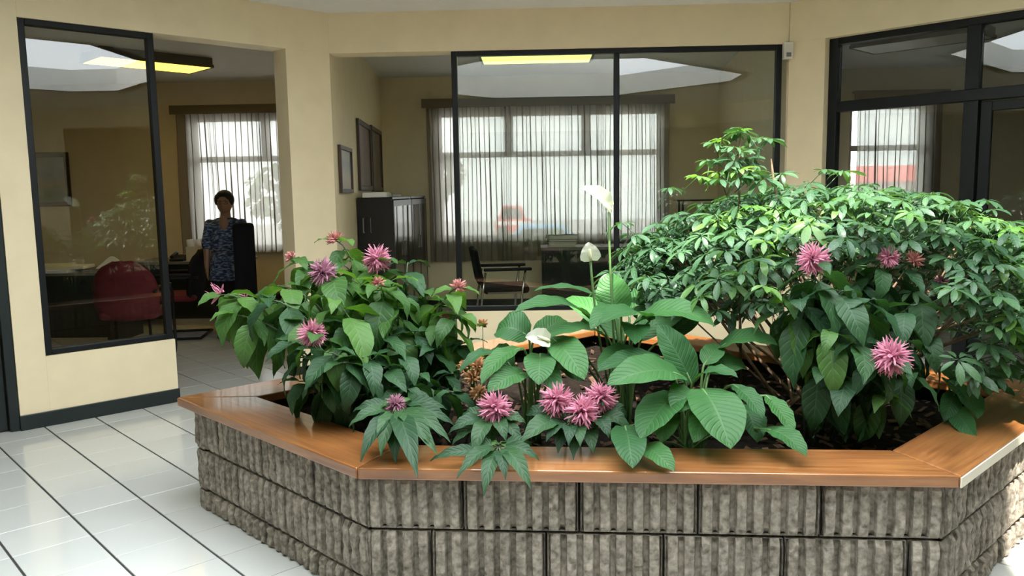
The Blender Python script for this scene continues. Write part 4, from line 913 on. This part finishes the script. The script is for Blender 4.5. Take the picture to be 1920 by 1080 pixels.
# black shelf frame by the right end of the curtain
root = empty('shelf_rack', (2.0, 10.1, 0)); tag(root, 'thin black rack beside the right end of the wide curtain', 'rack')
for x_ in (1.80, 2.22):
    m_ = MB(); m_.box((x_ - .012, 9.95, 0), (x_ + .012, 9.975, 1.36)); m_.build('post', M['steel'], root); m_ = MB(); m_.box((x_ - .012, 10.2, 0), (x_ + .012, 10.225, 1.36)); m_.build('post', M['steel'], root)
for z in (.35, .85, 1.345):
    m_ = MB(); m_.box((1.73, 9.94, z), (2.26, 10.235, z + .02)); m_.build('shelf', M['steel'], root)
def arm_chair(cx, cy, ang, label):
    T = Matrix.Translation((cx, cy, 0)) @ Matrix.Rotation(ang, 4, 'Z'); root = empty('armchair', (cx, cy, 0)); tag(root, label, 'chair')
    m_ = MB(T); m_.box((-.24, -.23, .40), (.26, .23, .49)); m_.build('seat', M['blackfabric'], root, bevel=.035)
    m_ = MB(T); P = [(-.25, .52), (-.33, .90)]; m_.add([(-.30, -.22, .50), (-.30, .22, .50), (-.37, .22, .90), (-.37, -.22, .90), (-.22, -.22, .50), (-.22, .22, .50), (-.30, .22, .90), (-.30, -.22, .90)], [(0, 1, 2, 3), (7, 6, 5, 4), (0, 4, 5, 1), (1, 5, 6, 2), (2, 6, 7, 3), (3, 7, 4, 0)]); m_.build('backrest', M['blackfabric'], root, bevel=.03)
    for s_ in (-1, 1):
        y_ = s_ * .27
        m_ = MB(T); m_.tube([(.21, y_, .66), (.17, y_, .40), (.14, y_, .008)], .013, 8); m_.build('leg', M['chrome'], root, smooth=True)
        m_ = MB(T); m_.tube([(-.22, y_, .64), (-.26, y_, .40), (-.30, y_, .008)], .013, 8); m_.build('leg', M['chrome'], root, smooth=True)
        m_ = MB(T); m_.box((-.24, y_ - .025, .655), (.28, y_ + .025, .69)); m_.build('armrest', M['blackplastic'], root, bevel=.012)
        m_ = MB(T); m_.box((-.2, min(s_ * .22, y_), .41), (.18, max(s_ * .22, y_), .43)); m_.build('seat_rail', M['chrome'], root)
arm_chair(-.36, 8.85, math.radians(8), 'black padded armchair with metal legs behind the central glass wall')
# ------------------------------------------------------------------ left office
def desk(name, x0, x1, y0, y1, z, label):
    root = empty(name, ((x0 + x1) / 2, (y0 + y1) / 2, 0)); tag(root, label, 'desk')
    for nm, a_, b_, mt in (('desktop', (x0, y0, z - .03), (x1, y1, z), 'desktop'), ('modesty_panel', (x0 + .05, y0 + .03, .08), (x1 - .05, y0 + .05, z - .03), 'desk'), ('side_panel', (x0 + .02, y0 + .03, 0), (x0 + .05, y1 - .02, z - .03), 'desk'), ('side_panel', (x1 - .05, y0 + .03, 0), (x1 - .02, y1 - .02, z - .03), 'desk')):
        m_ = MB(); m_.box(a_, b_); m_.build(nm, M[mt], root, bevel=.003)
desk('desk', -6.1, -4.35, 8.0, 8.75, .75, 'dark desk covered in papers behind the left window')
desk('desk', -4.75, -3.45, 9.2, 9.9, .75, 'black desk under the curtain left of the woman')
zz = {}
for k, (px, py, lx, ly, h, mt, an, lab) in enumerate(((-5.0, 8.12, .5, .3, .03, 'paper', .05, 'wide white paper stack on the near edge of the left desk'), (-4.85, 8.2, .42, .28, .03, 'paper2', .12, 'cream paper stack on the left desk near its right end'), (-5.35, 8.25, .34, .24, .05, 'paper2', -.2, 'thick cream paper stack on the left desk towards its far end'),
   (-4.6, 8.3, .30, .22, .012, 'desktop', .3, 'grey folder flat on the right end of the left desk'), (-5.1, 8.45, .3, .22, .06, 'paper', .4, 'tall white paper stack at the back of the left desk'))):
    zb = .75 + (.031 if k == 1 else 0); slab('paper_stack', px, py, zb, lx, ly, h, an, mt, lab, 'paper', 'papers on the left desk')
# folded paper standing like a tent
m_ = MB(Matrix.Translation((-4.5, 8.42, .762)) @ Matrix.Rotation(.2, 4, 'Z')); m_.add([(-.15, -.06, 0), (.15, -.06, 0), (.02, 0, .12), (-.02, 0, .12), (-.15, .06, 0), (.15, .06, 0)], [(0, 1, 2, 3), (5, 4, 3, 2), (0, 3, 4), (1, 5, 2)])
tag(m_.build('folded_paper', M['paper']), 'white folded paper peaking above the red chair', 'paper')
# file organiser
root = empty('file_organiser', (-3.88, 9.4, .75)); tag(root, 'white file organiser full of papers left of the woman', 'organiser')
for k in range(4):
    x_ = -4.04 + k * .085; m_ = MB(); m_.add([(x_, 9.28, .75), (x_ + .012, 9.28, .75), (x_ + .012, 9.52, .75), (x_, 9.52, .75), (x_ - .03, 9.28, 1.0), (x_ - .018, 9.28, 1.0), (x_ - .018, 9.52, 1.0), (x_ - .03, 9.52, 1.0)], [(0, 3, 2, 1), (4, 5, 6, 7), (0, 1, 5, 4), (1, 2, 6, 5), (2, 3, 7, 6), (3, 0, 4, 7)]); m_.build('divider', M['white'], root)
m_ = MB(); m_.box((-4.07, 9.26, .75), (-3.75, 9.275, .92)); m_.build('front_panel', M['white'], root)
slab('paper_stack', -3.66, 9.42, .75, .28, .3, .16, .05, 'paper', 'tall white paper stack right of the file organiser', 'paper')
slab('paper_sheet', -3.72, 9.45, .912, .42, .3, .01, -.15, 'paper', 'sheets lying across the tall stack by the woman', 'paper')
root = empty('telephone', (-4.2, 9.35, .75)); tag(root, 'black desk telephone left of the file organiser', 'telephone')
m_ = MB(); m_.add([(-4.28, 9.27, .75), (-4.12, 9.27, .75), (-4.12, 9.45, .75), (-4.28, 9.45, .75), (-4.28, 9.27, .775), (-4.12, 9.27, .775), (-4.12, 9.45, .82), (-4.28, 9.45, .82)], [(0, 3, 2, 1), (4, 5, 6, 7), (0, 1, 5, 4), (1, 2, 6, 5), (2, 3, 7, 6), (3, 0, 4, 7)]); m_.build('body', M['blackplastic'], root, bevel=.006)
m_ = MB(); m_.tube([(-4.255, 9.28, .80), (-4.255, 9.30, .815), (-4.255, 9.42, .845), (-4.255, 9.44, .835)], [.02, .014, .014, .02], 8); m_.build('handset', M['blackplastic'], root, smooth=True)
# dark monitor at the far left of the desk
root = empty('monitor', (-5.62, 8.4, .75)); tag(root, 'dark computer monitor on the far left of the left desk', 'monitor')
m_ = MB(Matrix.Translation((-5.62, 8.4, .75)) @ Matrix.Rotation(.6, 4, 'Z')); m_.box((-.24, -.02, .10), (.24, .02, .42)); m_.build('housing', M['blackplastic'], root, bevel=.01)
m_ = MB(); m_.box((-5.66, 8.41, .77), (-5.58, 8.45, 1.0)); m_.build('stand', M['blackplastic'], root); m_ = MB(); m_.box((-5.74, 8.32, .75), (-5.5, 8.5, .77)); m_.build('foot', M['blackplastic'], root)
# red cantilever chairs
def red_chair(cx, cy, ang, label, zb=.40, bm_='red'):
    T = Matrix.Translation((cx, cy, 0)) @ Matrix.Rotation(ang, 4, 'Z'); root = empty('visitor_chair', (cx, cy, 0)); tag(root, label, 'chair', 'visitor chairs')
    # local: faces +y, back at -y
    P = []
    for i in range(11):
        t = i / 10; z = zb + (.94 - zb) * t; hw = .29 * math.sqrt(max(.02, 1 - (abs(t - .42) / .60) ** 2.4)); row = []
        for j in range(9):
            q = -1 + j / 4; row.append(Vector((q * hw, -.24 - .07 * t + .07 * q * q, z)))
        P.append(row)
    m_ = MB(T); m_.grid(P); o = m_.build('backrest', M[bm_], root, smooth=True); sd = o.modifiers.new('thick', 'SOLIDIFY'); sd.thickness = .05; sd.offset = 1
    m_ = MB(T); m_.box((-.25, -.22, .40), (.25, .25, .48)); m_.build('seat', M['red'], root, bevel=.035)
    for s_ in (-1, 1):
        x_ = s_ * .27
        m_ = MB(T); m_.tube([(x_, -.26, .66), (x_, .16, .66), (x_, .24, .60), (x_, .24, .08), (x_, .21, .018), (x_, -.26, .018)], .014, 7); m_.build('side_frame', M['blackplastic'], root, smooth=True)
        m_ = MB(T); m_.box((x_ - .025, -.2, .672), (x_ + .025, .16, .70)); m_.build('armrest', M['blackplastic'], root, bevel=.01)
        m_ = MB(T); m_.box((min(x_, s_ * .2), .1, .405), (max(x_, s_ * .2), .13, .43)); m_.build('seat_bracket', M['blackplastic'], root)
    m_ = MB(T); m_.tube([(-.27, -.26, .018), (.27, -.26, .018)], .014, 7); m_.build('rear_bar', M['blackplastic'], root, smooth=True)
red_chair(-3.72, 7.30, math.radians(8), 'red visitor chair with rounded back turned to the left window')
red_chair(-3.84, 8.50, math.radians(100), 'black backed visitor chair with red seat and runner base beside the woman', .40, 'blackfabric')
# high backed swivel chair on a round base
xq = at(458, 480, 7.7).x; T = Matrix.Translation((xq, 7.92, 0)); root = empty('office_chair', (xq, 7.92, 0)); tag(root, 'black high backed office chair on a round base in front of the woman', 'chair')
m_ = MB(T); m_.tube([(0, 0, 0.003), (0, 0, .012), (0, 0, .03), (0, 0, .045)], [.23, .23, .15, .04], 24); m_.build('base', M['blackplastic'], root, smooth=False)
m_ = MB(T); m_.tube([(0, 0, .04), (0, 0, .42)], .035, 12); m_.build('column', M['blackplastic'], root, smooth=True)
m_ = MB(T); m_.box((-.21, -.2, .42), (.21, .24, .52)); m_.build('seat', M['blackfabric'], root, bevel=.04)
m_ = MB(T); m_.box((-.105, -.25, .55), (.105, -.17, 1.24)); m_.build('backrest', M['blackfabric'], root, bevel=.035)
m_ = MB(T); m_.tube([(0, -.05, .44), (0, -.22, .46), (0, -.26, .62)], .02, 8); m_.build('back_bar', M['blackplastic'], root, smooth=True)
# ------------------------------------------------------------------ woman
WX, WY = -3.22, 8.32
woman = empty('person', (WX, WY, 0)); tag(woman, 'woman in a blue patterned blouse standing by the curtain with her arms down', 'person')
TW = Matrix.Translation((WX, WY, 0)) @ Matrix.Rotation(math.radians(8), 4, 'Z')   # faces -y
def limb(mb, pts, rad, n=10):
    mb.tube(pts, rad, n)
    for p, r_ in ((pts[0], rad[0]), (pts[-1], rad[-1])): mb.ball(p, r_, 10, 6)
def remesh(o, vx, sm=4):
    r_ = o.modifiers.new('skin', 'REMESH'); r_.mode = 'VOXEL'; r_.voxel_size = vx; r_.use_smooth_shade = True
    s_ = o.modifiers.new('smooth', 'SMOOTH'); s_.iterations = sm; s_.factor = .5
b = MB(TW)
b.ball((0, 0, 1.43), (.078, .092, .115), 16, 12); b.ball((0, -.085, 1.225), (.05, .032, .075), 12, 8); b.ball((0, -.03, 1.385), (.052, .060, .062), 12, 8)          # skull and jaw
b.ball((0, -.088, 1.425), (.013, .020, .024), 8, 6); b.ball((-.073, .005, 1.425), (.010, .018, .03), 8, 6); b.ball((.073, .005, 1.425), (.010, .018, .03), 8, 6)   # nose, ears
b.ball((0, -.083, 1.385), (.022, .010, .007), 8, 6); b.ball((0, -.075, 1.455), (.05, .016, .012), 8, 6)
limb(b, [(0, .015, 1.38), (0, .012, 1.27)], [.048, .056]); b.ball((0, .01, 1.20), (.16, .09, .085), 14, 9); b.ball((0, .01, 1.05), (.145, .105, .16), 14, 9); b.ball((0, .01, .86), (.15, .11, .15), 14, 9); b.ball((0, .01, .76), (.165, .12, .12), 14, 9)
for s_ in (-1, 1):
    limb(b, [(s_ * .165, .01, 1.215), (s_ * .205, .015, .99), (s_ * .205, -.02, .80)], [.047, .040, .030]); 
    limb(b, [(s_ * .205, -.02, .80), (s_ * .205, -.03, .765)], [.026, .026])
    b.ball((s_ * .205, -.035, .725), (.018, .036, .045), 10, 7)
    for k in range(4):
        yk = -.060 + k * .018; ln = (.062, .072, .068, .052)[k]; limb(b, [(s_ * .204, yk, .70), (s_ * .202, yk - .003, .70 - ln * .5), (s_ * .192, yk - .003, .70 - ln)], [.0085, .008, .007], 7)
    limb(b, [(s_ * .195, -.062, .735), (s_ * .188, -.082, .705), (s_ * .184, -.086, .68)], [.010, .009, .008], 7)
    limb(b, [(s_ * .085, .01, .74), (s_ * .09, .0, .43), (s_ * .09, .02, .08)], [.085, .056, .036]); b.ball((s_ * .09, -.03, .035), (.042, .10, .033), 10, 7)
o = b.build('body', M['skin'], woman, smooth=True); remesh(o, .0075, 3)
h = MB(TW); h.ball((0, .018, 1.465), (.096, .098, .100), 16, 12); h.ball((0, .05, 1.42), (.078, .06, .075), 12, 8); h.ball((-.072, .0, 1.46), (.03, .055, .06), 10, 7); h.ball((.072, .0, 1.46), (.03, .055, .06), 10, 7); h.ball((0, -.045, 1.525), (.06, .045, .03), 10, 7)
o = h.build('hair', M['hair'], woman, smooth=True); remesh(o, .009, 2)
c_ = MB(TW); c_.ball((0, .012, 1.195), (.178, .105, .09), 16, 10); c_.ball((0, .005, 1.06), (.163, .122, .18), 16, 10); c_.ball((0, .01, .88), (.172, .128, .18), 16, 10)
c_.tube([(0, .01, .92), (0, .01, .80), (0, .01, .63)], [.165, .180, .195], 20)
for s_ in (-1, 1): limb(c_, [(s_ * .165, .01, 1.215), (s_ * .195, .012, 1.06), (s_ * .205, .014, .99)], [.050, .054, .056])
o = c_.build('blouse', M['blouse'], woman, smooth=True); remesh(o, .010, 3)
t_ = MB(TW)
for s_ in (-1, 1): limb(t_, [(s_ * .085, .01, .74), (s_ * .09, .0, .43), (s_ * .092, .02, .07)], [.102, .078, .07])
o = t_.build('trousers', M['trousers'], woman, smooth=True); remesh(o, .011, 3)
for s_ in (-1, 1):
    e_ = MB(TW); e_.ball((s_ * .030, -.079, 1.437), (.011, .007, .006), 8, 6); e_.build('eye', M['hair'], woman, smooth=True)
    e_ = MB(TW); pr_ = [Vector((s_ * .031 + .025 * math.cos(a_), -.093, 1.436 + .018 * math.sin(a_))) for a_ in [math.tau * k / 12 for k in range(13)]]; e_.tube(pr_, .0022, 5); e_.build('glasses', M['blackplastic'], woman)
    e_ = MB(TW); e_.ball((s_ * .09, -.03, .038), (.047, .108, .037), 12, 8); e_.build('shoe', M['blackplastic'], woman, smooth=True)
# ------------------------------------------------------------------ small wall box
root = empty('alarm_box', (2.03, 6.70, 2.5)); tag(root, 'small white alarm box at the top right corner of the central glass wall', 'alarm box')
m_ = MB(); m_.box((1.995, 6.655, 2.515), (2.065, 6.715, 2.645)); m_.build('case', M['white'], root, bevel=.006)
m_ = MB(); m_.box((2.012, 6.648, 2.53), (2.048, 6.656, 2.56)); m_.build('grille', M['desktop'], root)
# ------------------------------------------------------------------ outside
g_ = MB(); g_.box((-40, YB + .3, -1.2), (45, 70, -1.0)); struct(g_.build('ground', M['asphalt'], origin=(0, 30, -1.2)))
def building(x0, x1, y0, y1, z1, mt, roof, label):
    root = empty('building', ((x0 + x1) / 2, (y0 + y1) / 2, -1.0)); tag(root, label, 'building')
    m_ = MB(); m_.box((x0, y0, -1.0), (x1, y1, z1)); m_.build('walls', M[mt], root)
    m_ = MB(); ym = (y0 + y1) / 2; e = .5; m_.add([(x0 - e, y0 - e, z1), (x1 + e, y0 - e, z1), (x1 + e, y1 + e, z1), (x0 - e, y1 + e, z1), (x0 - e, ym, z1 + .7), (x1 + e, ym, z1 + .7)], [(0, 1, 5, 4), (2, 3, 4, 5), (0, 4, 3), (1, 2, 5), (0, 3, 2, 1)]); m_.build('roof', M[roof], root)
    n = int((x1 - x0) / 2.2)
    for k in range(n):
        xx = x0 + (x1 - x0) * (k + .5) / n; m_ = MB(); m_.box((xx - .5, y0 - .03, .0), (xx + .5, y0 + .02, 1.1)); m_.build('window', M['darkglass'], root)
building(12, 19, 34, 38, 1.65, 'extwall', 'extred', 'low house with a red roof beyond the right hand curtain')
def vehicle(x, y, ln, hh, mt, stripe, label, cat='car'):
    root = empty('vehicle', (x, y, -1.0)); tag(root, label, cat); z = -1.0; h2 = hh * .55
    m_ = MB(); P = [(x - ln / 2, z + .3), (x + ln / 2, z + .3), (x + ln / 2, z + h2), (x + ln * .32, z + h2 + .05), (x + ln * .2, z + hh), (x - ln * .3, z + hh), (x - ln * .42, z + h2 + .05), (x - ln / 2, z + h2)]
    n = len(P); m_.add([(a_, y - .85, c_) for a_, c_ in P] + [(a_, y + .85, c_) for a_, c_ in P], [tuple(range(n)), tuple(range(2 * n - 1, n - 1, -1))] + [(i, n + i, n + (i + 1) % n, (i + 1) % n) for i in range(n)]); m_.build('body', M[mt], root)
    m_ = MB(); m_.box((x - ln / 2 + .05, y - .87, z + h2 - .25), (x + ln / 2 - .05, y - .85, z + h2 - .05)); m_.build('stripe', M[stripe], root)
    m_ = MB(); m_.add([(x - ln * .36, y - .86, z + h2 + .08), (x + ln * .26, y - .86, z + h2 + .08), (x + ln * .17, y - .86, z + hh - .1), (x - ln * .27, y - .86, z + hh - .1)], [(0, 1, 2, 3)]); m_.build('side_window', M['darkglass'], root)
    for xx in (x - ln * .3, x + ln * .3):
        m_ = MB(); m_.tube([(xx, y - .9, z + .32), (xx, y - .7, z + .32)], .32, 16); m_.build('wheel', M['rubber'], root)
vehicle(-1.2, 45.0, 2.0, 1.7, 'extred', 'extwhite', 'red van parked outside, seen through the wide curtain', 'van')
vehicle(.4, 30.0, 3.2, 1.25, 'extblue', 'extyellow', 'blue car with a yellow stripe outside the wide curtain')
def tree(x, y, hh, rr_, label):
    root = empty('tree', (x, y, -1.0)); tag(root, label, 'tree'); m_ = MB(); m_.tube([(x, y, -1.0), (x + .1, y, hh * .4), (x, y, hh * .7)], [.18, .14, .06], 8); m_.build('trunk', M['bark'], root, smooth=True)
    m_ = MB(); r_ = random.Random(int(x * 10))
    for k in range(420):
        v_ = Vector((r_.gauss(0, 1), r_.gauss(0, 1), r_.gauss(0, 1))).normalized() * r_.uniform(.5, 1) ** .5; p = Vector((x + v_.x * rr_, y + v_.y * rr_, hh * .72 + v_.z * rr_ * .9)); leaf_geo(m_, .35, .2, .6, .8, .5, .2, 3, 1, T=frame_mat(p, (r_.uniform(-1, 1), r_.uniform(-1, 1), r_.uniform(-.6, .3))))
    tag(m_.build('crown', M['sleaf'], root, smooth=True), kind='stuff')
tree(-7.5, 24, 2.2, 1.0, 'green tree outside behind the left curtain')
tree(-3.15, 26, 2.9, .8, 'green tree outside at the left edge of the wide curtain')
